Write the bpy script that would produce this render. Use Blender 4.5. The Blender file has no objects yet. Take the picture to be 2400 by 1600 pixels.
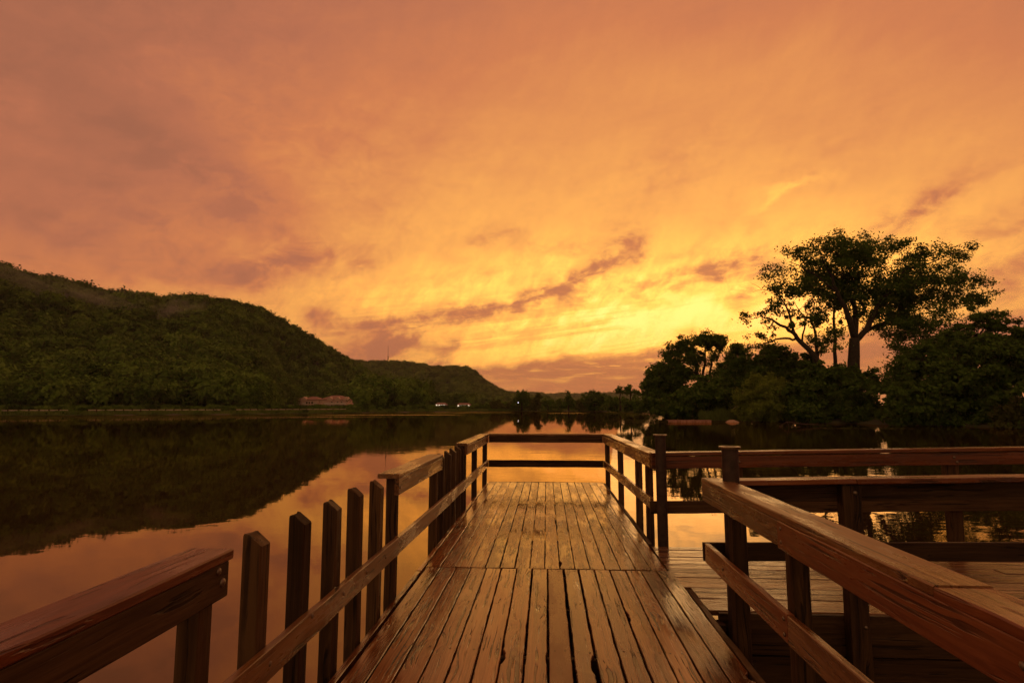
import bpy, bmesh, math, random
import numpy as np
from mathutils import Matrix, Vector, Quaternion

random.seed(7); rng = np.random.default_rng(11)
S = bpy.context.scene
COL = S.collection
R = math.radians

# ------------------------------------------------------------------ camera
F = 1333.0                                   # focal length in pixels of a 2400 wide picture
PITCH = math.atan(150.0 / F)
YAW = math.atan(81.0 * math.cos(PITCH) / F)  # turned a little left of the pier's axis (+Y)
EYE = Vector((0, 0, 1.6))
cam_d = bpy.data.cameras.new('camera'); cam = bpy.data.objects.new('camera', cam_d); COL.objects.link(cam)
cam_d.sensor_width = 36.0; cam_d.lens = 36.0 * F / 2400.0; cam_d.clip_start = 0.05; cam_d.clip_end = 30000
cam.location = EYE; cam.rotation_euler = (math.pi / 2 + PITCH, 0, YAW)
S.camera = cam
_f = Vector((-math.sin(YAW) * math.cos(PITCH), math.cos(YAW) * math.cos(PITCH), math.sin(PITCH)))
_r = Vector((math.cos(YAW), math.sin(YAW), 0)); _u = _r.cross(_f)

def ray(x, y):
    return _r * ((x - 1200) / F) + _u * ((800 - y) / F) + _f
def at_y(x, y, Y):                           # the point of the place seen at (x, y) that lies Y metres ahead
    d = ray(x, y); return EYE + d * (Y / d.y)
def azel(x, y):
    d = ray(x, y).normalized(); return math.degrees(math.atan2(d.x, d.y)), math.degrees(math.asin(d.z))

# ------------------------------------------------------------------ node helpers
class X:
    """A value socket with arithmetic."""
    def __init__(s, nt, sock): s.nt, s.s = nt, sock
    def _m(s, op, *a, clamp=False):
        n = s.nt.nodes.new('ShaderNodeMath'); n.operation = op; n.use_clamp = clamp
        for i, v in enumerate((s,) + a):
            if isinstance(v, X): s.nt.links.new(v.s, n.inputs[i])
            else: n.inputs[i].default_value = v
        return X(s.nt, n.outputs[0])
    def __add__(s, o): return s._m('ADD', o)
    __radd__ = __add__
    def __sub__(s, o): return s._m('SUBTRACT', o)
    def __rsub__(s, o): return s._m('MULTIPLY', -1.0) + o
    def __mul__(s, o): return s._m('MULTIPLY', o)
    __rmul__ = __mul__
    def __truediv__(s, o): return s._m('DIVIDE', o)
    def f(s, op, *a): return s._m(op, *a)
    def clamp(s): return s._m('ADD', 0.0, clamp=True)
    def step(s, a, b, c=0.0, d=1.0):         # smooth step from a..b onto c..d
        n = s.nt.nodes.new('ShaderNodeMapRange'); n.interpolation_type = 'SMOOTHSTEP'
        s.nt.links.new(s.s, n.inputs[0])
        for i, v in zip((1, 2, 3, 4), (a, b, c, d)): n.inputs[i].default_value = v
        return X(s.nt, n.outputs[0])

def comb(nt, x, y, z):
    n = nt.nodes.new('ShaderNodeCombineXYZ')
    for i, v in enumerate((x, y, z)):
        if isinstance(v, X): nt.links.new(v.s, n.inputs[i])
        else: n.inputs[i].default_value = v
    return n.outputs[0]
def sep(nt, sock):
    n = nt.nodes.new('ShaderNodeSeparateXYZ'); nt.links.new(sock, n.inputs[0])
    return [X(nt, n.outputs[i]) for i in range(3)]
def noise(nt, vec, scale, detail=4, rough=0.55, dist=0.0):
    n = nt.nodes.new('ShaderNodeTexNoise'); nt.links.new(vec, n.inputs['Vector'])
    n.inputs['Scale'].default_value = scale; n.inputs['Detail'].default_value = detail
    n.inputs['Roughness'].default_value = rough; n.inputs['Distortion'].default_value = dist
    return X(nt, n.outputs[0])
def ramp(nt, fac, stops, interp='LINEAR'):
    n = nt.nodes.new('ShaderNodeValToRGB'); n.color_ramp.interpolation = interp
    nt.links.new(fac.s, n.inputs[0]); el = n.color_ramp.elements
    while len(el) < len(stops): el.new(0.5)
    for e, (p, c) in zip(el, stops): e.position = p; e.color = tuple(c) + (1,)
    return n.outputs[0]
def mixc(nt, fac, a, b, mode='MIX'):
    n = nt.nodes.new('ShaderNodeMix'); n.data_type = 'RGBA'; n.blend_type = mode
    for i, v in ((0, fac), (6, a), (7, b)):
        if isinstance(v, X): nt.links.new(v.s, n.inputs[i])
        elif isinstance(v, bpy.types.NodeSocket): nt.links.new(v, n.inputs[i])
        elif isinstance(v, tuple): n.inputs[i].default_value = v + (1,)
        else: n.inputs[i].default_value = v
    return n.outputs[2]
def lin(r, g, b):
    return tuple((c / 12.92 if c <= 0.04045 else ((c + 0.055) / 1.055) ** 2.4) for c in (r / 255, g / 255, b / 255))

# ------------------------------------------------------------------ sky: sunset under a broken cloud deck
SUN_AZ, SUN_EL = azel(1740, 780)
world = bpy.data.worlds.new('World'); S.world = world; world.use_nodes = True
nt = world.node_tree; nt.nodes.clear()
tc = nt.nodes.new('ShaderNodeTexCoord')
dx, dy, dz = sep(nt, tc.outputs['Generated'])
el = dz.f('ARCSINE') * 57.29578
az = dx.f('ARCTAN2', dy) * 57.29578
den = dz.f('ABSOLUTE') + 0.10
plane = comb(nt, dx / den, dy / den, 0.0)                      # a cloud layer seen in perspective
n_big = noise(nt, plane, 0.9, 5, 0.55, 0.3)
skyv = comb(nt, az * 0.06 - el * 0.05, el * 0.17 - az * 0.012, 0.37)
n_str = noise(nt, skyv, 1.0, 7, 0.60, 0.35)                    # wisps
skyw = comb(nt, az * 0.10 + el * 0.10, el * 0.20 - az * 0.06, 4.1)
n_fin = noise(nt, skyw, 2.3, 6, 0.65, 0.5)
n_wa = noise(nt, comb(nt, az * 0.16, el * 0.22, 7.7), 1.0, 5, 0.62) - 0.5
n_wb = noise(nt, comb(nt, az * 0.16, el * 0.22, 19.3), 1.0, 5, 0.62) - 0.5
azw = az + n_wa * 9.0; elw = el + n_wb * 5.0

vec_raw = comb(nt, az, el, 0.0); vec_warp = comb(nt, azw, elw, 0.0)
def gauss(a0, e0, ra, re, rot=0.0, A=None, E_=None):
    """A soft elliptic patch of sky round azimuth a0, elevation e0."""
    mp = nt.nodes.new('ShaderNodeMapping'); mp.vector_type = 'TEXTURE'
    nt.links.new(vec_raw if A is None else vec_warp, mp.inputs[0])
    mp.inputs[1].default_value = (a0, e0, 0); mp.inputs[2].default_value = (0, 0, R(rot)); mp.inputs[3].default_value = (ra, re, 1)
    dp = nt.nodes.new('ShaderNodeVectorMath'); dp.operation = 'DOT_PRODUCT'
    nt.links.new(mp.outputs[0], dp.inputs[0]); nt.links.new(mp.outputs[0], dp.inputs[1])
    pw = nt.nodes.new('ShaderNodeMath'); pw.operation = 'POWER'; pw.inputs[0].default_value = 0.36788
    nt.links.new(dp.outputs['Value'], pw.inputs[1]); return X(nt, pw.outputs[0])

g_wide = gauss(8, 4, 60, 40)
t = g_wide * 1.136 - gauss(4, 19, 30, 7) * 0.06 + gauss(11, 9.5, 27, 5.2) * 0.36 - 0.34
t = t + gauss(30, 14, 24, 13) * 0.10 + gauss(-36, 13, 22, 9) * 0.12
t = t + (n_big - 0.5) * 0.20 + (n_str - 0.5) * 0.24
# cloud banks: (px, py, half length px, half height px, tilt deg, depth)
PXD = math.degrees(1 / F)
BANKS = [   # the long streak rising to the right
 (1010, 748, 110, 17, 6, .34), (1130, 722, 130, 20, 11, .40), (1250, 695, 130, 24, 15, .46), (1350, 655, 110, 30, 24, .42), (1430, 612, 70, 32, 32, .36),
 (1492, 572, 38, 34, 52, .30), (1480, 682, 190, 17, 6, .36), (1640, 650, 130, 20, 13, .34), (1700, 625, 80, 18, 16, .30), (1780, 655, 60, 50, 40, .42), (1740, 700, 60, 26, 30, .26),
 (900, 775, 120, 30, 10, .42), (960, 800, 110, 26, 14, .30), (745, 755, 52, 26, 24, .36), (1160, 560, 100, 22, 6, .14), (1330, 568, 110, 14, 4, .16),
 (1290, 740, 100, 22, 26, .26), (1160, 770, 90, 16, 24, .24), (1560, 705, 140, 12, 3, .22), (1640, 790, 80, 18, 14, .30), (1420, 750, 80, 12, 20, .18),
 (870, 820, 120, 20, 12, .32), (1040, 815, 90, 18, 30, .26), (780, 800, 60, 16, 10, .26), (1130, 640, 60, 16, 20, .12), (1610, 590, 70, 16, 20, .12),
 # soft heavy clouds over the left hill
 (430, 370, 190, 80, -24, .17), (620, 505, 150, 55, -18, .16), (470, 590, 150, 52, -8, .18), (110, 440, 170, 60, -14, .10), (250, 330, 130, 60, -28, .08),
 (150, 545, 130, 36, -6, .14), (700, 615, 130, 36, 8, .18), (580, 650, 110, 26, 12, .18), (830, 610, 100, 30, 14, .14), (330, 480, 110, 40, -14, .12), (350, 640, 130, 20, -4, .10),
 # right
 (2160, 497, 80, 24, 20, .24), (2330, 655, 100, 34, 24, .34), (2380, 520, 90, 24, 8, .14), (2080, 545, 110, 22, 20, .16), (2250, 770, 160, 34, 8, .30), (2020, 820, 70, 16, 8, .30),
 (1950, 370, 170, 60, 25, .05), (1560, 400, 190, 80, 14, .07), (1020, 320, 60, 26, 30, .06),
]
cl = None
for (x, y, hl, hh, rot, dep) in BANKS:
    a0, e0 = azel(x, y); k = math.cos(R(e0))
    g = gauss(a0, e0, hl * PXD / 1.05, hh * PXD, rot, azw, elw) * dep
    cl = g if cl is None else cl + g
n_vir = noise(nt, comb(nt, az * 0.20 + el * 0.17, el * 0.30 - az * 0.36, 2.2), 1.25, 6, 0.66, 0.4)   # slanting shreds
t = t - cl * (n_fin.step(0.30, 0.68, 0.22, 1.55)) * (az.step(-30, -8, 1.10, 0.92)) + (n_vir - 0.5) * gauss(2, 9, 34, 7) * 0.66 + (n_vir - 0.5) * 0.10 + (n_fin - 0.5) * gauss(-34, 17, 26, 14) * 0.62
# the low dark bank along the horizon with a sharp sunlit rim, lit gaps in it
rim = 4.9 + (az * 0.055) + n_wb * 3.4 + (n_fin - 0.5) * 1.8
low = (rim - el).step(-0.25, 0.9)
gaps = noise(nt, comb(nt, az * 0.10, el * 0.75, 3.3), 1.6, 6, 0.6, 0.4).step(0.50, 0.62)
side = gauss(9, 3, 33, 20)
t = t - (n_fin.step(0.48, 0.72)) * gauss(4, 10, 50, 8) * 0.20
t = t - low * side * (1.0 - gaps * gauss(6, 5.2, 18, 2.6) * 1.1) * (el.step(0.5, 4.5, 0.50, 0.72)) * (noise(nt, comb(nt, az * 0.07, el * 0.8, 11.0), 1.0, 6, 0.6, 0.3).step(0.3, 0.7, 1.2, 0.72))
t = t + gauss(*azel(1800, 463), 2.0, 0.42, 17, azw, elw) * 0.17 + gauss(*azel(1850, 438), 2.6, 0.35, 4, azw, elw) * 0.12
t = t - noise(nt, comb(nt, az * 0.055 - el * 0.10, el * 0.85 - az * 0.10, 5.5), 1.0, 6, 0.62, 0.3).step(0.50, 0.62) * gauss(1, 7.2, 27, 3.6) * 0.20
# torn light through the thin part
t = t + (n_fin.step(0.45, 0.72) * gauss(9, 9, 26, 5.0) * 0.26)
t = t.f('SMOOTH_MAX', g_wide * 0.52 - 0.29, 0.22)
skyramp = ramp(nt, (t + 0.4) * (1 / 1.6), [
    (0.00, (0.220, 0.090, 0.052)), (0.20, (0.320, 0.117, 0.068)), (0.33, (0.480, 0.158, 0.080)), (0.44, (0.640, 0.208, 0.080)),
    (0.54, (0.810, 0.305, 0.088)), (0.64, (1.02, 0.435, 0.098)), (0.74, (1.38, 0.575, 0.108)), (0.86, (1.95, 0.820, 0.140)), (1.00, (2.60, 1.060, 0.260))])
# unseen sky opposite the sunset, brightened to light foliage facing the camera
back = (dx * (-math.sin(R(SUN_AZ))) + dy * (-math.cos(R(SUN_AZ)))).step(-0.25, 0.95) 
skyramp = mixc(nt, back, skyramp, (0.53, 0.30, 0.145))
nish = nt.nodes.new('ShaderNodeTexSky'); nish.sky_type = 'NISHITA'; nish.sun_disc = False
nish.sun_elevation = R(SUN_EL); nish.sun_rotation = R(SUN_AZ); nish.dust_density = 4.0; nish.air_density = 2.0
nsc = mixc(nt, 1.0, nish.outputs[0], (0.05, 0.05, 0.05), 'MULTIPLY')
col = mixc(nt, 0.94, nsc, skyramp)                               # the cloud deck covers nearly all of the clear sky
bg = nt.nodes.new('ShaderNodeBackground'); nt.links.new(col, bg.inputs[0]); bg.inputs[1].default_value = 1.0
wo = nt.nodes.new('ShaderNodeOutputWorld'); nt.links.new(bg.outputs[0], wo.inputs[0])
world.cycles.sampling_method = 'MANUAL'; world.cycles.sample_map_resolution = 512

sun_d = bpy.data.lights.new('sun', 'SUN'); sun = bpy.data.objects.new('sun', sun_d); COL.objects.link(sun)
sun_d.energy = 0.12; sun_d.angle = R(25); sun_d.color = (1.0, 0.72, 0.36)
sdir = Vector((math.sin(R(SUN_AZ)) * math.cos(R(SUN_EL)), math.cos(R(SUN_AZ)) * math.cos(R(SUN_EL)), math.sin(R(SUN_EL))))
sun.rotation_euler = sdir.to_track_quat('Z', 'Y').to_euler()

vs = S.view_settings; vs.view_transform = 'Standard'; vs.look = 'None'; vs.exposure = 0.12; vs.gamma = 1.0; vs.use_curve_mapping = False
S.cycles.max_bounces = 5; S.cycles.diffuse_bounces = 2; S.cycles.glossy_bounces = 3; S.cycles.transmission_bounces = 3
S.cycles.transparent_max_bounces = 4; S.cycles.use_denoising = True; S.cycles.use_adaptive_sampling = True; S.cycles.adaptive_threshold = 0.025; S.cycles.caustics_reflective = False

# ------------------------------------------------------------------ object helpers
WM = {}                                     # world matrix of every object made here
def place(o, M=None, parent=None):
    M = M or Matrix.Identity(4)
    COL.objects.link(o); WM[o.name] = M
    if parent is not None:
        o.parent = parent; o.matrix_basis = WM[parent.name].inverted() @ M
    else: o.matrix_basis = M
    return o
def thing(name, label, cat, loc, group=None):
    o = bpy.data.objects.new(name, None); o.empty_display_size = 0.3
    place(o, Matrix.Translation(loc)); return tag(o, label, cat, group)
def tag(o, label=None, cat=None, group=None, kind=None):
    for k, v in (('label', label), ('category', cat), ('group', group), ('kind', kind)):
        if v: o[k] = v
    return o
def mesh_obj(name, verts, faces, mat, parent=None, M=None, smooth=False):
    me = bpy.data.meshes.new(name); me.from_pydata([tuple(v) for v in verts], [], faces); me.update()
    if mat: me.materials.append(mat)
    if smooth: me.polygons.foreach_set('use_smooth', [True] * len(me.polygons))
    return place(bpy.data.objects.new(name, me), M, parent)
def quad_mesh(name, P, mat):
    """P: (n,4,3) array of quads -> mesh, fast."""
    n = len(P); me = bpy.data.meshes.new(name)
    me.vertices.add(4 * n); me.vertices.foreach_set('co', np.ascontiguousarray(P, dtype=np.float32).ravel())
    me.loops.add(4 * n); me.loops.foreach_set('vertex_index', np.arange(4 * n, dtype=np.int32))
    me.polygons.add(n); me.polygons.foreach_set('loop_start', np.arange(0, 4 * n, 4, dtype=np.int32))
    me.update(calc_edges=True); me.materials.append(mat); return me
def box_vf(x0, x1, y0, y1, z0, z1):
    v = [(x0,y0,z0),(x1,y0,z0),(x1,y1,z0),(x0,y1,z0),(x0,y0,z1),(x1,y0,z1),(x1,y1,z1),(x0,y1,z1)]
    return v, [(0,3,2,1),(4,5,6,7),(0,1,5,4),(1,2,6,5),(2,3,7,6),(3,0,4,7)]
def join_vf(parts):
    V, Fc = [], []
    for v, f in parts:
        b = len(V); V += list(v); Fc += [tuple(i + b for i in q) for q in f]
    return V, Fc

def board(name, p0, p1, w, t, mat, parent, up=(0, 0, 1), cham=0.004, jit=0.0012, step=0.25, bow=0.0):
    """A sawn board from p0 to p1 (centre line). w is its height along `up`, t its thickness across; length runs along local X."""
    p0, p1 = Vector(p0), Vector(p1); ax = (p1 - p0); L = ax.length; ax.normalize()
    side = Vector(up).cross(ax).normalized(); upv = ax.cross(side).normalized()
    n = max(2, int(L / step) + 1); c = cham
    hy, hz = t / 2, w / 2
    prof = [(-hy + c, -hz), (hy - c, -hz), (hy, -hz + c), (hy, hz - c), (hy - c, hz), (-hy + c, hz), (-hy, hz - c), (-hy, -hz + c)]
    V, Fc = [], []
    ph = random.random() * 6
    for i in range(n):
        x = L * i / (n - 1); b = bow * math.sin(math.pi * i / (n - 1))
        jy, jz = random.gauss(0, jit), random.gauss(0, jit) + b
        for (y, z) in prof:
            V.append((x, y + jy + random.gauss(0, jit * .4), z + jz + random.gauss(0, jit * .4)))
    for i in range(n - 1):
        for k in range(8):
            a, b2 = i * 8 + k, i * 8 + (k + 1) % 8
            Fc.append((a, b2, b2 + 8, a + 8))
    Fc.append(tuple(range(7, -1, -1))); Fc.append(tuple((n - 1) * 8 + k for k in range(8)))
    M = Matrix(((ax.x, side.x, upv.x, p0.x), (ax.y, side.y, upv.y, p0.y), (ax.z, side.z, upv.z, p0.z), (0, 0, 0, 1)))
    return mesh_obj(name, V, Fc, mat, parent, M)

BOLT = None
def bolt(parent, pos, normal, r=0.013):
    """A domed carriage-bolt head."""
    global BOLT
    if BOLT is None:
        V, Fc = [(0, 0, .55)], []
        for k, (rr, z) in enumerate(((.6, .42), (1, .1), (1, -.1))):
            for i in range(8): V.append((rr * math.cos(i * math.pi / 4), rr * math.sin(i * math.pi / 4), z))
        for i in range(8):
            j = (i + 1) % 8; Fc.append((0, 1 + i, 1 + j)); Fc.append((1 + i, 9 + i, 9 + j, 1 + j)); Fc.append((9 + i, 17 + i, 17 + j, 9 + j))
        BOLT = bpy.data.meshes.new('bolt'); BOLT.from_pydata(V, [], Fc); BOLT.materials.append(M_STEEL)
        BOLT.polygons.foreach_set('use_smooth', [True] * len(BOLT.polygons))
    q = Vector(normal).to_track_quat('Z', 'Y').to_matrix().to_4x4()
    return place(bpy.data.objects.new('bolt', BOLT), Matrix.Translation(pos) @ q @ Matrix.Scale(r, 4), parent)

def tube_vf(pts, rads, n=6):
    V, Fc = [], []; P = [Vector(p) for p in pts]
    for i, p in enumerate(P):
        d = (P[min(i + 1, len(P) - 1)] - P[max(i - 1, 0)]).normalized()
        a = d.orthogonal().normalized() if i == 0 else (a - d * a.dot(d)).normalized()
        b = d.cross(a)
        for k in range(n):
            th = 2 * math.pi * k / n; V.append(p + (a * math.cos(th) + b * math.sin(th)) * rads[i])
    for i in range(len(P) - 1):
        for k in range(n):
            q = (k + 1) % n; Fc.append((i * n + k, i * n + q, (i + 1) * n + q, (i + 1) * n + k))
    Fc.append(tuple(range(n - 1, -1, -1))); Fc.append(tuple((len(P) - 1) * n + k for k in range(n)))
    return V, Fc

# ------------------------------------------------------------------ materials
def new_mat(name):
    m = bpy.data.materials.new(name); m.use_nodes = True
    b = m.node_tree.nodes['Principled BSDF']; return m, m.node_tree, b
def simple(name, c, rough=0.6, metal=0.0, var=0.25, scale=8):
    m, nt, b = new_mat(name); tcn = nt.nodes.new('ShaderNodeTexCoord')
    n = noise(nt, tcn.outputs['Object'], scale, 5)
    colr = ramp(nt, n, [(0.3, tuple(v * (1 - var) for v in c)), (0.7, tuple(min(1, v * (1 + var)) for v in c))])
    nt.links.new(colr, b.inputs['Base Color']); b.inputs['Roughness'].default_value = rough; b.inputs['Metallic'].default_value = metal
    return m
def wood(name, dark, mid, light, rough=(0.3, 0.6), crack=0.7, wet_scale=1.3, bump=0.004, blotch=0.5, grain=1.0, spec=0.5):
    """Weathered sawn timber, grain along local X, damp in patches."""
    m, nt, b = new_mat(name)
    tcn = nt.nodes.new('ShaderNodeTexCoord'); oi = nt.nodes.new('ShaderNodeObjectInfo'); rnd = X(nt, oi.outputs['Random'])
    x, y, z = sep(nt, tcn.outputs['Object'])
    off = rnd * 37.0
    base = comb(nt, x + off, y + off * 0.31, z + off * 0.17)
    # knots push the grain aside
    vor = nt.nodes.new('ShaderNodeTexVoronoi'); vor.feature = 'F1'; vor.inputs['Scale'].default_value = 1.0
    nt.links.new(comb(nt, x * 1.9 + off, y * 7.0 + off * 1.7, z * 7.0 + off), vor.inputs['Vector']); kd = X(nt, vor.outputs['Distance'])
    knot = kd.step(0.06, 0.22, 1.0, 0.0); kring = kd.step(0.0, 0.55, 1.0, 0.0)
    warp = noise(nt, comb(nt, x * 0.9 + off, y * 3.0, z * 3.0), 1.0, 3) - 0.5
    gy, gz = y + warp * 0.05 + kring * 0.035, z + warp * 0.05 + kring * 0.02
    g1 = noise(nt, comb(nt, x * 0.7 + off, gy * 24 + off, gz * 24), 1.0, 5, 0.6)
    g2 = noise(nt, comb(nt, x * 1.6 + off, gy * 95 + off, gz * 95), 1.0, 4, 0.6)
    chk = noise(nt, comb(nt, x * 1.1 + off * 2, gy * 42 + off, gz * 42), 1.0, 3, 0.5)
    cracks = chk.step(0.565, 0.625) * noise(nt, comb(nt, x * 1.4 + off, y * 6, z * 6), 1.0, 3).step(0.40, 0.56)
    bl = noise(nt, comb(nt, x * 0.8 + off, y * 3.2 + off * 0.31, z * 3.2), wet_scale, 5, 0.65)
    tone = (g1 - 0.5) * 1.0 * grain + (g2 - 0.5) * 0.7 * grain + (bl - 0.5) * blotch + (rnd - 0.5) * 0.5 + 0.5 - knot * 0.25
    colr = ramp(nt, tone, [(0.15, dark), (0.5, mid), (0.85, light)])
    colr = mixc(nt, (cracks * crack).clamp(), colr, tuple(v * 0.12 for v in dark))
    nt.links.new(colr, b.inputs['Base Color'])
    wet = bl.step(0.44, 0.58)
    nt.links.new((wet * (rough[0] - rough[1]) + rough[1] + (g2 - 0.5) * 0.18).s, b.inputs['Roughness'])
    b.inputs['Specular IOR Level'].default_value = spec
    bp = nt.nodes.new('ShaderNodeBump'); bp.inputs['Strength'].default_value = 0.8; bp.inputs['Distance'].default_value = bump
    nt.links.new((g1 * 0.5 + g2 * 0.5 - cracks * 1.6 * crack - knot * 0.3).s, bp.inputs['Height']); nt.links.new(bp.outputs[0], b.inputs['Normal'])
    return m

M_DECK = wood('weathered_deck_wood', (0.075, 0.024, 0.007), (0.200, 0.070, 0.021), (0.36, 0.150, 0.050), (0.08, 0.24), 1.0, 1.4, 0.0034, 0.24, 1.1, 1.0)
M_DECKNEW = wood('replacement_deck_wood', (0.14, 0.056, 0.020), (0.20, 0.082, 0.030), (0.25, 0.11, 0.044), (0.22, 0.36), 0.05, 1.4, 0.0012, 0.25, 0.35)
M_WALK = wood('wet_walkway_wood', (0.060, 0.023, 0.008), (0.145, 0.060, 0.021), (0.25, 0.115, 0.044), (0.04, 0.22), 0.7, 1.8, 0.003, 0.4, 1.0, 1.0)
M_RAIL = wood('brown_rail_wood', (0.075, 0.027, 0.008), (0.165, 0.066, 0.020), (0.265, 0.122, 0.042), (0.20, 0.42), 0.8, 1.2, 0.004, 0.35, 1.2)
M_RED = wood('stained_red_rail_wood', (0.095, 0.023, 0.007), (0.180, 0.048, 0.014), (0.275, 0.088, 0.029), (0.16, 0.40), 0.7, 1.2, 0.004, 0.35, 1.2)
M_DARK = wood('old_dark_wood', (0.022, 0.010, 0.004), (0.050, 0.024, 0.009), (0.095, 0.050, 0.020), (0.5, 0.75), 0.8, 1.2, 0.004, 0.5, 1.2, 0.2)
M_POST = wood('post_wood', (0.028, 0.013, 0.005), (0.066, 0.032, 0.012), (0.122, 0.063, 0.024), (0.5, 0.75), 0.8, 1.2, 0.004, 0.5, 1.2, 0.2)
M_STEEL = simple('bolt_steel', (0.20, 0.15, 0.11), 0.42, 0.8)
M_PIPE = simple('rusty_pipe_steel', (0.050, 0.028, 0.020), 0.5, 0.45, 0.5, 14)
M_FLANGE = simple('worn_flange_steel', (0.16, 0.09, 0.05), 0.35, 0.7, 0.4, 20)

def leaf_mat(name, dark, light, trans=0.25, obj_random=False):
    m = bpy.data.materials.new(name); m.use_nodes = True; nt = m.node_tree; nt.nodes.clear()
    geo = nt.nodes.new('ShaderNodeNewGeometry'); tcn = nt.nodes.new('ShaderNodeTexCoord'); oi = nt.nodes.new('ShaderNodeObjectInfo')
    rpi = X(nt, geo.outputs['Random Per Island'])
    n = noise(nt, tcn.outputs['Object'], 0.35 if not obj_random else 0.9, 3)
    fac = rpi * 0.45 + (n - 0.5) * 0.9 + 0.28
    if obj_random: fac = fac * 0.5 + X(nt, oi.outputs['Random']) * 0.75 - 0.12
    c = ramp(nt, fac, [(0.0, dark), (1.0, light)])
    d = nt.nodes.new('ShaderNodeBsdfDiffuse'); tr = nt.nodes.new('ShaderNodeBsdfTranslucent'); mx = nt.nodes.new('ShaderNodeMixShader')
    nt.links.new(c, d.inputs[0]); nt.links.new(c, tr.inputs[0]); mx.inputs[0].default_value = trans
    nt.links.new(d.outputs[0], mx.inputs[1]); nt.links.new(tr.outputs[0], mx.inputs[2])
    o = nt.nodes.new('ShaderNodeOutputMaterial'); nt.links.new(mx.outputs[0], o.inputs[0]); return m
M_LEAF = leaf_mat('dark_leaves', (0.044, 0.080, 0.016), (0.140, 0.220, 0.040), 0.35)
M_LEAFW = leaf_mat('willow_leaves', (0.135, 0.175, 0.028), (0.25, 0.31, 0.055), 0.35)
M_LEAFB = leaf_mat('brown_green_leaves', (0.055, 0.062, 0.020), (0.130, 0.140, 0.042), 0.35)
M_FOREST = leaf_mat('forest_leaves', (0.026, 0.054, 0.010), (0.180, 0.275, 0.048), 0.2, True)
M_WEED = leaf_mat('lake_weed', (.06, .06, .02), (.13, .12, .04), 0.0)
M_GRASS = leaf_mat('reed_grass', (0.09, 0.12, 0.03), (0.18, 0.23, 0.06), 0.3)
M_BARK = simple('bark', (0.035, 0.024, 0.016), 0.9, 0, 0.4, 3)
M_SOIL = simple('shore_soil', (0.060, 0.058, 0.022), 0.95, 0, 0.4, 0.6)
M_HILL = simple('forest_floor', (0.022, 0.030, 0.012), 1.0, 0, 0.4, 0.2)
M_SAND = simple('sand', (0.42, 0.26, 0.17), 0.95, 0, 0.2, 3)

# water: calm, faint ripples, wind-ruffled lanes
m, nt, b = new_mat('lake_water'); M_WATER = m
tcn = nt.nodes.new('ShaderNodeTexCoord'); wx, wy, wz = sep(nt, tcn.outputs['Object'])
r1 = noise(nt, comb(nt, wx * 1.1, wy * 1.6, 0.0), 1.0, 3, 0.5)
r2 = noise(nt, comb(nt, wx * 0.25, wy * 0.34, 3.0), 1.0, 2, 0.5)
calm = noise(nt, comb(nt, wx * 0.035, wy * 0.02, 9.0), 1.0, 2).step(0.35, 0.65, 0.35, 1.0)
rightside = (wx - wy * 0.12).step(1.0, 7.0, 0.75, 2.0)
def lane(x, y, hx, hy, rot=0.0):
    p = EYE + ray(x, y) * ((-0.8 - EYE.z) / ray(x, y).z)
    c, s = math.cos(R(rot)), math.sin(R(rot)); u, v = (wx - p.x), (wy - p.y)
    uu, vv = u * (c / hx) + v * (s / hx), v * (c / hy) - u * (s / hy)
    return (uu * uu + vv * vv).step(0.5, 1.1, 1.0, 0.0)
ruf = lane(905, 972, 21, 7, 8).f('MAXIMUM', lane(500, 977, 40, 2.6, 3)).f('MAXIMUM', lane(1090, 966.5, 22, 4, 18)).f('MAXIMUM', lane(1330, 968, 7, 5)).f('MAXIMUM', lane(1420, 965, 16, 4))
fine = noise(nt, comb(nt, wx * 3.0, wy * 3.0, 5.0), 1.0, 2)
h = r1 * calm * rightside * 0.0036 + r2 * calm * 0.0058 + fine * ruf * 0.10
bp = nt.nodes.new('ShaderNodeBump'); bp.inputs['Strength'].default_value = 1.0; bp.inputs['Distance'].default_value = 1.0
nt.links.new(h.s, bp.inputs['Height'])
nt.nodes.remove(b)                                        # tea-brown lake: dark body under a slightly amber mirror
body = nt.nodes.new('ShaderNodeBsdfDiffuse'); body.inputs[0].default_value = (0.030, 0.018, 0.008, 1)
mir = nt.nodes.new('ShaderNodeBsdfGlossy'); mir.inputs['Color'].default_value = (0.97, 0.78, 0.54, 1); mir.inputs['Roughness'].default_value = 0.02
fr = nt.nodes.new('ShaderNodeFresnel'); fr.inputs['IOR'].default_value = 2.1; mxs = nt.nodes.new('ShaderNodeMixShader')
for n_ in (mir, fr): nt.links.new(bp.outputs[0], n_.inputs['Normal'])
nt.links.new(fr.outputs[0], mxs.inputs[0]); nt.links.new(body.outputs[0], mxs.inputs[1]); nt.links.new(mir.outputs[0], mxs.inputs[2])
nt.links.new(mxs.outputs[0], nt.nodes['Material Output'].inputs['Surface'])

# ------------------------------------------------------------------ lake, ground
WZ = -0.8
V, Fc = box_vf(-9000, 9000, -9000, 9000, 0, 0)
tag(mesh_obj('water', V[:4], [(0, 1, 2, 3)], M_WATER, None, Matrix.Translation((0, 0, WZ))), kind='structure')

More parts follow.
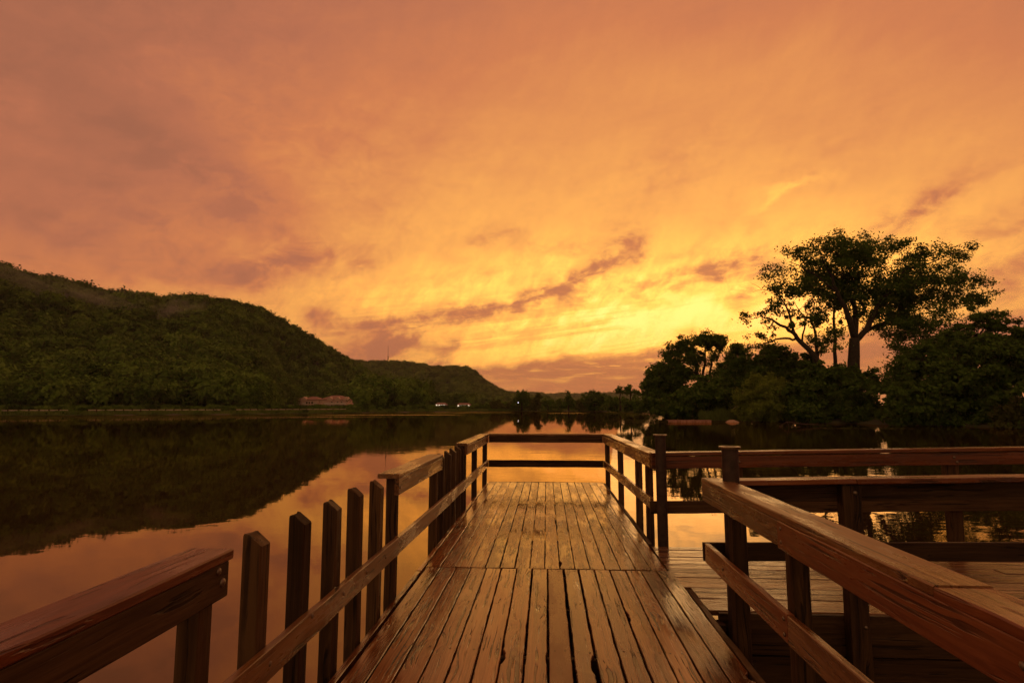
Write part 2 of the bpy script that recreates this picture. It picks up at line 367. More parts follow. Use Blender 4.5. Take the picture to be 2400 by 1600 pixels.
SHORE = [(-180, 16), (-150, 20), (-120, 60), (-90, 130), (-60, 175), (-45, 176), (-30, 172), (-22, 185), (-14, 210), (-8, 232), (0, 242), (5, 240), (9.3, 205),
         (11.2, 150), (13.0, 118), (16, 104), (20, 96), (26, 89), (33, 85), (40, 80), (50, 76), (65, 72), (90, 60), (120, 40), (150, 22), (180, 16)]
def shore(a): return float(np.interp(a, [s[0] for s in SHORE], [s[1] for s in SHORE]))
def polar(a, r, z=0.0): return (r * math.sin(R(a)), r * math.cos(R(a)), z)
AZS = np.concatenate([np.arange(-180, -60, 6), np.arange(-60, 55, 1.0), np.arange(55, 180.1, 6)])
RS = [0.0, 0.6, 0.92, 0.985, 1.0, 1.015, 1.05, 1.15, 1.5, 2.5, 6, 20, 60]
ZS = [-3.5, -3.2, -2.0, -1.1, -0.85, -0.55, -0.25, -0.05, 0.1, 0.3, 0.5, 0.5, 0.5]
V, Fc = [], []; nr = len(RS)
for a in AZS:
    sh = shore(a) * (1 + 0.012 * math.sin(a * 1.9) + 0.008 * math.sin(a * 4.7 + 1))
    for k, (s_, z) in enumerate(zip(RS, ZS)): V.append(polar(a, sh * s_ + (0.01 if k == 0 else 0), z))
for i in range(len(AZS) - 1):
    for k in range(nr - 1): Fc.append((i * nr + k, i * nr + k + 1, (i + 1) * nr + k + 1, (i + 1) * nr + k))
tag(mesh_obj('ground', V, Fc, M_SOIL, None, None, True), kind='structure')

# ------------------------------------------------------------------ forest
def crown_proto(name, seed, nclump, nleaf, size, mat, flat=0.85):
    """Unit crown: leaf quads gathered in clumps over a dome, thin below."""
    g = np.random.default_rng(seed)
    d = g.normal(size=(nclump, 3)); d /= np.linalg.norm(d, axis=1)[:, None]; d[:, 2] = np.where(d[:, 2] < -0.35, -d[:, 2], d[:, 2])
    c = d * (0.55 + 0.45 * g.random((nclump, 1))) * np.array([1, 1, flat]) * (0.85 + 0.3 * g.random((nclump, 1)))
    p = np.repeat(c, nleaf, 0) + g.normal(size=(nclump * nleaf, 3)) * 0.13
    out = np.repeat(d, nleaf, 0) + g.normal(size=p.shape) * 0.42 + np.array([0, 0, 0.30])
    return quad_mesh(name, leaf_quads(p, out, size, g), mat)
def leaf_quads(p, nrm, size, g, aspect=0.7):
    n = len(p); nrm = nrm / np.linalg.norm(nrm, axis=1)[:, None]
    a = np.cross(nrm, g.normal(size=(n, 3))); a /= np.linalg.norm(a, axis=1)[:, None]; b_ = np.cross(nrm, a)
    s = size * (0.6 + 0.8 * g.random((n, 1))); la, lb = a * s, b_ * s * aspect
    return np.stack([p - la, p - lb * 0.9 + la * 0.1, p + la, p + lb * 0.9 + la * 0.1], 1)

PROTO = [bpy.data.objects.new('forest_crown', crown_proto('forest_crown', 100 + k, 52, 16, 0.115, M_FOREST, 0.75 + 0.1 * k)) for k in range(5)]
def scatter(name, pts, scl, rot, label, cat):
    """One object of kind stuff: crowns set on points with geometry nodes."""
    me = bpy.data.meshes.new(name); me.from_pydata([tuple(p) for p in pts], [], []); n = len(pts)
    at = me.attributes.new('scl', 'FLOAT_VECTOR', 'POINT'); at.data.foreach_set('vector', np.asarray(scl, np.float32).ravel())
    at = me.attributes.new('rot', 'FLOAT_VECTOR', 'POINT'); at.data.foreach_set('vector', np.asarray(rot, np.float32).ravel())
    at = me.attributes.new('pick', 'INT', 'POINT'); at.data.foreach_set('value', rng.integers(0, len(PROTO), n).astype(np.int32))
    o = place(bpy.data.objects.new(name, me)); tag(o, label, cat, kind='stuff')
    ng = bpy.data.node_groups.new(name + '_nodes', 'GeometryNodeTree')
    ng.interface.new_socket('Geometry', in_out='INPUT', socket_type='NodeSocketGeometry'); ng.interface.new_socket('Geometry', in_out='OUTPUT', socket_type='NodeSocketGeometry')
    gi, go = ng.nodes.new('NodeGroupInput'), ng.nodes.new('NodeGroupOutput')
    iop = ng.nodes.new('GeometryNodeInstanceOnPoints'); jn = ng.nodes.new('GeometryNodeJoinGeometry')
    for po in reversed(PROTO):
        inf = ng.nodes.new('GeometryNodeObjectInfo'); inf.inputs['Object'].default_value = po; inf.inputs['As Instance'].default_value = True
        ng.links.new(inf.outputs['Geometry'], jn.inputs[0])
    ng.links.new(gi.outputs[0], iop.inputs['Points']); ng.links.new(jn.outputs[0], iop.inputs['Instance']); iop.inputs['Pick Instance'].default_value = True
    for nm, ty, sk in (('scl', 'FLOAT_VECTOR', 'Scale'), ('rot', 'FLOAT_VECTOR', 'Rotation'), ('pick', 'INT', 'Instance Index')):
        na = ng.nodes.new('GeometryNodeInputNamedAttribute'); na.data_type = ty; na.inputs['Name'].default_value = nm
        ng.links.new(na.outputs['Attribute'], iop.inputs[sk])
    ng.links.new(iop.outputs[0], go.inputs[0])
    md = o.modifiers.new('crowns', 'NODES'); md.node_group = ng
    return o

def hill(name, ridge, foot_r, ridge_r, forest_label, forest_name, ncrown, crown, tree_h, prof=1.25, azpad=(6, 0)):
    """A wooded bluff. ridge: skyline points (px, py) of the photograph's place, foot_r / ridge_r: distance functions of azimuth."""
    pa = [azel(x, y) for x, y in ridge]; A = np.array([q[0] for q in pa]); E_ = np.array([q[1] for q in pa])
    a0, a1 = A[0] - azpad[0], A[-1] + azpad[1]
    def H(a):
        rr = ridge_r(a); return max(0.5, math.tan(R(float(np.interp(a, A, E_)))) * rr + EYE.z - tree_h)
    US = [0, .04, .1, .2, .3, .4, .5, .6, .7, .8, .88, .94, 1.0, 1.08, 1.2, 1.5]
    def zprof(u):
        if u <= 1: return (u ** prof) * (1 - 0.0) if u < .5 else (1 - (1 - u) ** 1.5 * (1 - .5 ** prof) / (.5 ** 1.5))
        return 1 - 0.5 * (u - 1)
    def pos(a, u):
        fr, rr = foot_r(a), ridge_r(a); bump_ = 0.05 * math.sin(a * 1.3) + 0.03 * math.sin(a * 3.1 + 2)
        uu = u; r_ = fr + (rr - fr) * u; z = -0.2 + H(a) * zprof(uu) * (1 + bump_ * math.sin(math.pi * min(1, u)) * 1.0)
        return polar(a, r_, z)
    AA = np.arange(a0, a1 + .01, 0.4); V, Fc = [], []; nu = len(US)
    for a in AA:
        for u in US: V.append(pos(a, u))
    for i in range(len(AA) - 1):
        for k in range(nu - 1): Fc.append((i * nu + k, i * nu + k + 1, (i + 1) * nu + k + 1, (i + 1) * nu + k))
    tag(mesh_obj(name, V, Fc, M_HILL, None, None, True), kind='structure')
    pts, scl, rot = [], [], []
    while len(pts) < ncrown:
        a = random.uniform(a0, a1); u = random.random() ** 0.9 * 1.04
        s = random.uniform(*crown) * (1.0 if u > .1 else 1.15)
        x, y, z = pos(a, u); hs = s * random.uniform(0.85, 1.25)
        pts.append((x, y, z + tree_h - hs * 0.8 + random.uniform(-2.0, 1.0))); scl.append((s, s, hs)); rot.append((0, 0, random.uniform(0, 6.28)))
    scatter(forest_name, pts, scl, rot, forest_label, 'forest')
    return pos

def d2s(pts): return [(x * 1.0204, y * 1.0204) for x, y in pts]
hill('hill', d2s([(-60, 592), (0, 608), (110, 640), (220, 664), (340, 680), (430, 683), (530, 692), (600, 712), (650, 735), (700, 765), (750, 795), (800, 824), (850, 856), (900, 880), (960, 903), (1020, 915), (1080, 925)]),
     lambda a: shore(a) * float(np.interp(a, [-30, -24, -12, -6], [1.28, 2.05, 2.0, 1.8])), lambda a: float(np.interp(a, [-60, -46, -30, -20, -12, -6], [400, 430, 470, 540, 560, 480])),
     'dense green forest covering the near steep hillside on the left', 'hillside_forest', 2500, (3.8, 7.0), 8.5)
hill('hill', d2s([(700, 835), (800, 826), (840, 829), (900, 828), (950, 833), (990, 840), (1040, 841), (1078, 844), (1090, 850), (1098, 861), (1116, 874), (1140, 889), (1165, 901), (1200, 906), (1260, 912)]),
     lambda a: 620, lambda a: 1050, 'hazy forest on the farther flat-topped bluff behind the near hill', 'hillside_forest', 2000, (4.5, 8.0), 9.0)
hill('hill', d2s([(1100, 903), (1165, 899), (1200, 900), (1260, 903), (1320, 904), (1400, 902), (1500, 903), (1650, 905)]),
     lambda a: 1500, lambda a: 2300, 'low dark ridge forest on the far horizon', 'hillside_forest', 1500, (9, 15), 12.0, azpad=(3, 10))

# trees and thicket at the hill's foot along the left shore
pts, scl, rot = [], [], []
for i in range(560):
    a = random.uniform(-56, -12); k = random.random(); r_ = shore(a) * (1.10 + 0.30 * k)
    s = random.uniform(3.4, 5.6) * (0.7 + 0.5 * k); hs = s * random.uniform(1.0, 1.35)
    if -26.6 < a < -18.6 or -12.2 < a < -7.0: continue
    x, y, z = polar(a, r_); pts.append((x, y, hs * 0.9 + random.uniform(0, 2.5) * k)); scl.append((s, s, hs)); rot.append((0, 0, random.uniform(0, 6.28)))
for i in range(620):
    a = random.uniform(-56, 6); r_ = shore(a) * random.uniform(1.05, 1.11)
    s = random.uniform(0.8, 1.7); x, y, z = polar(a, r_); pts.append((x, y, s * 0.35)); scl.append((s, s, s * 0.8)); rot.append((0, 0, random.uniform(0, 6.28)))
for i in range(900):
    a = random.uniform(-56, 9.5); r_ = shore(a) * random.uniform(1.004, 1.042)
    if math.sin(a * 2.1) + math.sin(a * 5.3 + 1) * .8 < random.uniform(-1.2, .9): continue
    s = random.uniform(0.25, 0.75); x, y, z = polar(a, r_); pts.append((x, y, -.45 + s * .2)); scl.append((s * 1.6, s * 1.6, s)); rot.append((0, 0, random.uniform(0, 6.28)))
for i in range(240):
    a = random.uniform(-16.5, 10.5); r_ = shore(a) * random.uniform(1.04, 1.5) + 2
    if -12.2 < a < -7.2: continue
    s = random.uniform(1.0, 2.1); x, y, z = polar(a, r_); pts.append((x, y, s * 0.8)); scl.append((s, s, s * random.uniform(.9, 1.3))); rot.append((0, 0, random.uniform(0, 6.28)))
scatter('shoreline_thicket', pts, scl, rot, 'lighter green trees and bushes crowding the foot of the hills along the far shore', 'thicket')

# ------------------------------------------------------------------ single trees
def tree(name, label, Y, blobs, limbs, leaf=0.30, per=60, clump=0.75, mat=None, group=None, base=None, twig=0.5, zmin=None, aspect=0.6, depth=0.85, drop=0.0):
    """blobs: (px, py, rx, ry, density) ellipsoids of foliage at Y metres; limbs: [(px, py, dy, radius m), ...] polylines from the root up."""
    k = Y / F
    b0 = at_y(limbs[0][0][0], limbs[0][0][1], Y) if base is None else Vector(base)
    root = thing(name, label, 'tree' if 'tree' in name or 'willow' in name else 'shrub', (b0.x, b0.y, b0.z), group)
    limb_pts, parts = [], []
    for L in limbs:
        P = []; Rr = []
        for (x, y, dy, r_) in L:
            q = at_y(x, y, Y); P.append(Vector((q.x, Y + dy, q.z))); Rr.append(r_)
        # subdivide with a little wander
        PP, RR = [P[0]], [Rr[0]]
        for i in range(len(P) - 1):
            for s_ in (0.33, 0.67, 1.0):
                q = P[i].lerp(P[i + 1], s_)
                wd = .3 if Rr[i] > .4 else 1.0
                if s_ < 1: q = q + Vector((random.gauss(0, .12), random.gauss(0, .15), random.gauss(0, .08))) * wd
                PP.append(q); RR.append(Rr[i] + (Rr[i + 1] - Rr[i]) * s_)
        parts.append(tube_vf(PP, RR, 7)); limb_pts += PP
    Q, NRM, CC = [], [], []
    for (x, y, rx, ry, den) in blobs:
        c = at_y(x, y, Y); ax, az_ = rx * k, ry * k; ay = max(ax, az_) * depth
        nc = max(3, int(den * (4.2 if den > .7 else 3.0) * (ax * az_) / (clump * clump) * 1.1))
        d = rng.normal(size=(nc, 3)); d /= np.linalg.norm(d, axis=1)[:, None]
        rad = rng.random((nc, 1)) ** 0.5 * rng.uniform(.82, 1.2, (nc, 1))
        cc = np.array([c.x, c.y + rng.normal() * ay * 0.4, c.z]) + d * rad * np.array([ax, ay, az_])
        CC.append(cc)
        for q, dd in zip(cc, d):
            m_ = int(per * random.uniform(0.5, 1.3)); cs = clump * random.uniform(0.5, 1.15)
            o = rng.normal(size=(m_, 3)) * cs * np.array([.5, .5, .38]); o[:, 2] -= drop * np.abs(rng.normal(size=m_))
            Q.append(q + o); NRM.append(np.tile(dd * 0.5 + np.array([0, -0.2, 0.55]), (m_, 1)) + rng.normal(size=(m_, 3)) * 0.65)
    Q, NRM = np.concatenate(Q), np.concatenate(NRM); CC = np.concatenate(CC)
    if zmin is not None:
        keep = Q[:, 2] > zmin; Q, NRM = Q[keep], NRM[keep]
    me = quad_mesh('crown', leaf_quads(Q, NRM, leaf, rng, aspect), mat or M_LEAF); me.transform(Matrix.Translation(-b0))
    place(bpy.data.objects.new('crown', me), Matrix.Translation(b0), root)
    LP = np.array([tuple(p) for p in limb_pts])
    for q in CC[rng.random(len(CC)) < twig]:
        dd = np.linalg.norm(LP - q, axis=1) + 1.6 * np.maximum(0, LP[:, 2] - q[2])
        j = int(np.argmin(dd)); p = Vector(LP[j]); e = Vector(q); mid = p.lerp(e, .5) + Vector((random.gauss(0, .2), random.gauss(0, .2), random.uniform(0, .4)))
        L_ = (e - p).length
        if L_ > 3.6: continue
        r0 = min(0.10, 0.02 + 0.012 * L_)
        parts.append(tube_vf([p, mid, e], [r0, r0 * .6, 0.012], 4))
    V, Fc = join_vf(parts); mesh_obj('trunk', [Vector(v) - b0 for v in V], Fc, M_BARK, root, Matrix.Translation(b0), True)
    return root

# the great cottonwood and its neighbours on the right bank
tree('cottonwood_tree', 'tallest tree on the right bank with a broad spreading crown against the glow', 88, [
    (1948, 569, 42, 30, 1), (1862, 596, 35, 28, .9), (1813, 627, 28, 22, .8), (1962, 614, 75, 45, 1.25), (2013, 655, 90, 40, 1.3), (1910, 665, 55, 30, 1.0),
    (1848, 665, 35, 22, .8), (2082, 579, 45, 26, .9), (2151, 603, 45, 28, .9), (2237, 593, 40, 22, .75), (2168, 648, 70, 40, 1.1), (2254, 648, 40, 22, .8),
    (2271, 693, 45, 25, .8), (2306, 707, 18, 18, .8), (2116, 693, 70, 32, 1.0), (2134, 741, 55, 35, .55), (2116, 793, 40, 45, .55), (2110, 844, 28, 32, .6),
    (2065, 720, 40, 25, .6), (1930, 713, 35, 30, .45), (1944, 775, 25, 45, .38), (2040, 600, 50, 40, 1.1), (1990, 700, 40, 22, .5),
    (1880, 630, 42, 34, .8), (2000, 590, 50, 32, .9), (2110, 640, 55, 40, .9), (2200, 690, 55, 34, .9), (2080, 680, 60, 34, .9), (2180, 745, 50, 28, .6), (1960, 660, 60, 40, .9), (2045, 745, 28, 22, .5), (1900, 700, 36, 28, .6), (2150, 800, 45, 42, .6),
    (1985, 742, 38, 26, .4), (2140, 700, 62, 42, 1.2), (2110, 760, 60, 44, 1.1), (2130, 825, 50, 48, 1.1), (2100, 872, 40, 28, 1.0), (2040, 690, 60, 34, .8), (1965, 700, 50, 30, .8), (1880, 690, 36, 30, .7), (1930, 722, 40, 38, .6), (1938, 790, 36, 42, .55), (2060, 735, 40, 26, .45), (2175, 775, 50, 40, .75),
    (1890, 575, 30, 16, .5), (2020, 560, 30, 18, .4), (2195, 585, 30, 18, .5), (2290, 660, 26, 22, .5), (2230, 720, 40, 20, .5), (2085, 770, 26, 30, .45)],
    [[(2001, 950, 0, .95), (2001, 850, 0, .85), (2003, 793, 0, .72)],
     [(2003, 793, 0, .5), (1979, 741, -1, .38), (1948, 693, -2, .26), (1925, 640, -2, .14), (1905, 600, -2, .06)],
     [(2003, 800, 0, .5), (2010, 741, .5, .40), (1996, 679, 1, .26), (1985, 620, 1.5, .14), (1960, 570, 1.5, .05)],
     [(2003, 800, 0, .45), (2027, 772, -.5, .42), (2048, 720, -1, .33), (2068, 693, -1.5, .24), (2100, 640, -2, .14), (2140, 600, -2, .06)],
     [(2020, 780, 0, .32), (2058, 765, 1, .26), (2116, 738, 2, .20), (2180, 700, 2.5, .13), (2250, 680, 3, .06)],
     [(2010, 741, .5, .30), (2037, 727, 1, .24), (2020, 679, 2, .17), (2040, 620, 2.5, .08)],
     [(2100, 640, -2, .12), (2170, 620, -2, .09), (2235, 596, -2, .04)], [(1948, 693, -2, .16), (1890, 650, -2.5, .1), (1830, 625, -3, .04)], [(2116, 738, 2, .12), (2130, 780, 2, .08), (2118, 840, 2, .03)]],
    0.175, 120, 1.25, base=(at_y(2001, 950, 88).x, 88, -0.2), drop=0.15)
tree('leaning_tree', 'sparse tree leaning left with bare bent limbs beside the tallest tree', 87, [
    (1765, 741, 30, 14, .5), (1800, 720, 35, 22, .45), (1807, 762, 25, 14, .3), (1841, 720, 30, 30, .4), (1820, 679, 25, 15, .5), (1875, 741, 28, 38, .4), (1793, 786, 38, 16, .4), (1770, 815, 22, 14, .5), (1850, 690, 22, 16, .5)],
    [[(1945, 930, 0, .50), (1912, 837, 0, .42), (1886, 810, 0, .36), (1862, 786, -.4, .30), (1838, 769, -.8, .22), (1803, 751, -1, .15), (1776, 744, -1.2, .07), (1745, 752, -1.3, .03)],
     [(1862, 786, -.4, .2), (1853, 748, 0, .16), (1834, 700, .4, .11), (1818, 680, .6, .06), (1790, 676, .8, .04), (1764, 660, .9, .015)],
     [(1868, 794, 0, .2), (1855, 792, .6, .17), (1824, 793, 1, .13), (1793, 806, 1.4, .09), (1758, 817, 1.6, .03)],
     [(1790, 676, .8, .03), (1768, 682, .9, .012)], [(1880, 800, 0, .15), (1890, 750, .5, .1), (1872, 712, 1, .05)]],
    0.20, 62, 0.75, base=(at_y(1945, 950, 87).x, 87, -0.2), twig=.8)
tree('slender_tree', 'thin upright tree between the leaning tree and the tallest trunk', 90, [(1910, 734, 24, 38, .45), (1955, 720, 26, 40, .5), (1925, 800, 30, 30, .5)],
    [[(1925, 930, 0, .3), (1917, 845, 0, .26), (1912, 786, 0, .2), (1900, 740, 0, .1), (1905, 700, 0, .04)], [(1962, 930, 0, .32), (1958, 844, 0, .28), (1956, 775, 0, .22), (1955, 707, 0, .12), (1962, 660, 0, .05)]],
    0.20, 62, 0.75, base=(at_y(1940, 950, 90).x, 90, -0.2))
tree('airy_tree', 'airy rounded tree with sky showing through its middle, left end of the right bank', 108, [
    (1579, 824, 24, 28, 1), (1560, 832, 14, 12, .8), (1605, 805, 28, 22, .8), (1647, 800, 34, 24, 1.1), (1690, 800, 24, 22, 1.0), (1612, 838, 30, 28, 1.1), (1655, 830, 30, 20, .5), (1690, 840, 16, 30, .35), (1665, 862, 25, 25, .28), (1600, 870, 34, 30, 1.3)],
    [[(1640, 975, 0, .45), (1640, 900, 0, .4), (1632, 860, 0, .3), (1615, 830, 0, .18), (1590, 815, 0, .07)], [(1640, 900, 0, .3), (1655, 850, .5, .22), (1652, 800, .6, .1)],
     [(1668, 975, 0, .3), (1666, 890, 0, .24), (1668, 840, 0, .16), (1685, 800, 0, .07)]],
    0.22, 85, 0.9, base=(at_y(1650, 960, 108).x, 108, -0.2))
tree('round_tree', 'dark leafy tree at the left tip of the right bank, overhanging the water', 116, [
    (1526, 905, 26, 38, 1.3), (1550, 880, 32, 34, 1.3), (1580, 895, 40, 45, 1.2), (1540, 945, 42, 34, 1.3), (1590, 945, 50, 38, 1.3)],
    [[(1560, 980, 0, .4), (1560, 930, 0, .3), (1550, 890, 0, .15)], [(1575, 980, 0, .3), (1580, 900, 0, .15)]], 0.32, 60, 0.95, base=(at_y(1560, 960, 116).x, 116, -0.3), zmin=-0.75)
tree('spiky_tree', 'pointed upright tree just right of the airy tree', 104, [(1729, 823, 20, 22, .9), (1738, 855, 36, 40, 1.3), (1712, 870, 26, 34, 1.1), (1768, 870, 30, 34, 1.1), (1700, 905, 55, 45, 1.3), (1750, 845, 10, 28, .8), (1722, 812, 6, 16, .8)],
    [[(1735, 975, 0, .35), (1735, 890, 0, .25), (1730, 830, 0, .08)]], 0.28, 60, 0.8, base=(at_y(1735, 960, 104).x, 104, -0.2), aspect=.35)
tree('low_shrub', 'dark shrubs behind the long low timber dock', 99, [(1600, 952, 50, 30, 1.3), (1655, 950, 60, 34, 1.3), (1640, 925, 60, 36, 1.2), (1690, 925, 40, 36, 1.2)],
    [[(1630, 985, 0, .15), (1630, 940, 0, .06)], [(1670, 985, 0, .15), (1680, 930, 0, .05)]], 0.28, 60, 0.8, base=(at_y(1640, 980, 99).x, 99, -0.5), zmin=-0.7)
tree('willow', 'bright yellow-green willow at the water edge left of the dark shrubs', 88, [(1783, 935, 55, 44, 1.5), (1755, 945, 32, 38, 1.3), (1800, 905, 36, 26, 1.2), (1770, 900, 22, 24, .9), (1830, 945, 34, 36, 1.2), (1785, 970, 65, 20, 1.3), (1800, 890, 14, 16, .8)],
    [[(1785, 990, 0, .2), (1780, 950, 0, .12), (1770, 905, 0, .05)], [(1795, 990, 0, .2), (1805, 930, 0, .1), (1800, 890, 0, .04)]], 0.24, 75, 0.62, M_LEAFW, base=(at_y(1785, 985, 88).x, 88, -0.6), zmin=-0.72, aspect=.3, drop=.1)
tree('broad_shrub', 'dark broad shrub on the bank below the leaning tree', 84, [(1880, 930, 50, 48, 1.3), (1910, 890, 46, 36, 1.2), (1870, 965, 50, 26, 1.3), (1935, 960, 50, 36, 1.3)],
    [[(1900, 995, 0, .2), (1895, 930, 0, .08)]], 0.26, 62, 0.72, base=(at_y(1900, 985, 84).x, 84, -0.5), zmin=-0.72)
tree('broad_shrub', 'dark broad shrub under the trunk of the tallest tree', 82, [(1985, 930, 55, 50, 1.3), (2030, 895, 55, 32, 1.2), (2040, 950, 55, 44, 1.3), (1995, 975, 60, 24, 1.3), (1975, 880, 36, 26, 1.0)],
    [[(2010, 1000, 0, .2), (2000, 940, 0, .08)]], 0.26, 62, 0.72, base=(at_y(2010, 990, 82).x, 82, -0.5), zmin=-0.72)
tree('dark_tree', 'dark rounded tree standing behind the willow and the leaning trunk', 102, [(1820, 850, 45, 34, 1.3), (1780, 875, 40, 36, 1.3), (1860, 870, 45, 40, 1.3), (1900, 860, 40, 30, 1.0), (1830, 900, 70, 40, 1.3), (1800, 822, 28, 16, .9)],
    [[(1830, 980, 0, .35), (1830, 890, 0, .2), (1810, 840, 0, .06)]], 0.30, 60, 0.85, base=(at_y(1830, 960, 102).x, 102, -0.2))
tree('overhanging_tree', 'large dark tree mass at the right edge, hanging over the water', 72, [
    (2190, 860, 70, 50, 1.2), (2260, 880, 80, 70, 1.25), (2360, 850, 60, 60, 1.25), (2180, 930, 70, 55, 1.25), (2270, 950, 80, 50, 1.3), (2350, 930, 60, 70, 1.25), (2130, 960, 60, 40, 1.25), (2390, 800, 40, 28, 1.1), (2215, 985, 90, 24, 1.3), (2110, 915, 50, 40, 1.1), (2300, 820, 50, 36, 1.0), (2450, 860, 70, 90, 1.1)],
    [[(2230, 1010, 0, .4), (2230, 930, 0, .3), (2200, 860, 0, .12)], [(2330, 1010, 0, .45), (2330, 920, 0, .3), (2370, 840, 0, .1)]], 0.26, 66, 0.72, base=(at_y(2270, 1000, 72).x, 72, -0.4), zmin=-0.7)
tree('feathery_tree', 'tree with feathery fan-like sprays reaching up to the right against the sky', 76, [
    (2330, 735, 34, 5, 1.4), (2345, 752, 45, 6, 1.4), (2290, 745, 36, 7, 1.2), (2370, 770, 38, 6, 1.4), (2310, 765, 50, 8, 1.3), (2250, 765, 22, 6, 1.0), (2280, 785, 60, 12, 1.1), (2220, 790, 40, 14, .8), (2205, 815, 50, 22, .8), (2300, 810, 60, 22, 1.0), (2375, 800, 30, 16, 1.2), (2280, 725, 16, 4, 1.0)],
    [[(2280, 1000, 0, .35), (2275, 880, 0, .28), (2285, 800, 0, .15), (2320, 750, 0, .06), (2360, 728, 0, .02)], [(2278, 840, 0, .15), (2320, 795, 0, .1), (2390, 765, 0, .03)], [(2275, 860, 0, .12), (2230, 800, 0, .05)]],
    0.25, 40, 0.5, base=(at_y(2280, 950, 76).x, 76, -0.2), aspect=.35, twig=.7)
tree('brown_shrub', 'brownish shrub at the far right edge of the waterline', 64, [(2385, 965, 40, 36, 1.3), (2420, 985, 50, 30, 1.3), (2360, 1000, 30, 16, 1.2)], [[(2395, 1020, 0, .15), (2390, 960, 0, .06)]],
    0.22, 62, 0.6, M_LEAFB, base=(at_y(2395, 1005, 64).x, 64, -0.5), zmin=-0.7)

for (cx, Yt, lb_) in ((2540, 62, 'leafy tree beyond the right edge shrub'), (2740, 56, 'second leafy tree farther along the right bank'), (3000, 50, 'last leafy tree along the right bank')):
    tree('bank_tree', lb_, Yt, [(cx, 860, 90, 70, 1.1), (cx - 60, 930, 90, 60, 1.1), (cx + 60, 930, 90, 60, 1.1), (cx, 985, 120, 36, 1.1), (cx + 10, 790, 50, 40, .9)],
         [[(cx, 1020, 0, .35), (cx, 930, 0, .25), (cx, 830, 0, .08)]], 0.28, 60, 0.8, base=(at_y(cx, 1000, Yt).x, Yt, -.4), zmin=-.7)

# trees across the lake in the middle
CT = [('round_tree', 'broad dark round-headed tree standing alone before the far ridge', 236, [(1222, 926, 20, 17, 1.3), (1215, 945, 20, 16, 1.2), (1236, 940, 16, 18, 1.2)], 1222, M_LEAF),
      ('shore_tree', 'green tree touching the right side of the lone round-headed tree', 232, [(1256, 942, 15, 18, 1.3), (1262, 930, 10, 12, 1.1), (1250, 955, 16, 9, 1.2)], 1256, M_LEAFB),
      ('shore_tree', 'low tree left of the narrow columnar tree across the lake', 232, [(1285, 948, 17, 13, 1.3), (1278, 940, 10, 10, 1.1)], 1284, M_LEAF),
      ('columnar_tree', 'narrow columnar tree across the lake', 230, [(1311, 940, 7, 12, 1.4), (1311, 951, 7.5, 11, 1.4)], 1311, M_LEAF),
      ('pointed_tree', 'tree with a small pointed top across the lake', 234, [(1333, 938, 14, 17, 1.3), (1332, 922, 4, 8, 1.2), (1345, 948, 12, 12, 1.2)], 1333, M_LEAF),
      ('small_tree', 'small pale green tree in front of the wide dome of trees', 226, [(1357, 946, 10, 13, 1.4), (1360, 955, 12, 7, 1.4)], 1357, M_LEAFB),
      ('dome_tree', 'wide dome-shaped tree mass across the lake', 236, [(1394, 928, 26, 20, 1.3), (1378, 935, 20, 18, 1.3), (1412, 937, 20, 20, 1.3), (1396, 948, 34, 14, 1.2)], 1394, M_LEAF),
      ('dark_tree', 'dark tree at the right end of the pale grass strip', 190, [(1434, 941, 22, 20, 1.3), (1445, 952, 22, 12, 1.3), (1428, 950, 14, 12, 1.2)], 1436, M_LEAF),
      ('twin_tree', 'small-headed tree with a thin visible trunk, left of two', 176, [(1452, 910, 8, 9, 1.3), (1448, 918, 6, 6, 1.0), (1458, 918, 7, 6, 1.0)], 1454, M_LEAF),
      ('twin_tree', 'rounder-headed tree with a thin visible trunk, right of two', 172, [(1477, 906, 10, 9, 1.3), (1470, 915, 12, 8, 1.2), (1484, 916, 9, 8, 1.2), (1496, 920, 6, 6, .7)], 1477, M_LEAF),
      ('bushy_tree', 'bushy dark tree beside the left tip of the right bank', 160, [(1470, 946, 26, 18, 1.3), (1492, 945, 20, 22, 1.3), (1505, 955, 18, 14, 1.2)], 1480, M_LEAF),
      ('pale_tree', 'pale brownish bush left of the lone round-headed tree', 240, [(1196, 950, 14, 11, 1.3), (1205, 955, 10, 8, 1.2)], 1198, M_LEAFB),
      ('shore_tree', 'tree on the shore right of the small lit white houses', 240, [(1160, 944, 16, 15, 1.2), (1172, 950, 14, 12, 1.2)], 1164, M_LEAFB)]
for nm, lb, Y, bl, bx, mt in CT:
    bl = [(x, y + ry * .12, rx * .9, ry * .8, dn) for (x, y, rx, ry, dn) in bl]
    tree(nm, lb, Y, bl, [[(bx, 962, 0, .35), (bx, 945, 0, .28), (bx, bl[0][1], 0, .1)]], 0.36, 34, 1.0, mt, base=(at_y(bx, 960, Y).x, Y, -0.3), zmin=-0.5, twig=.3)

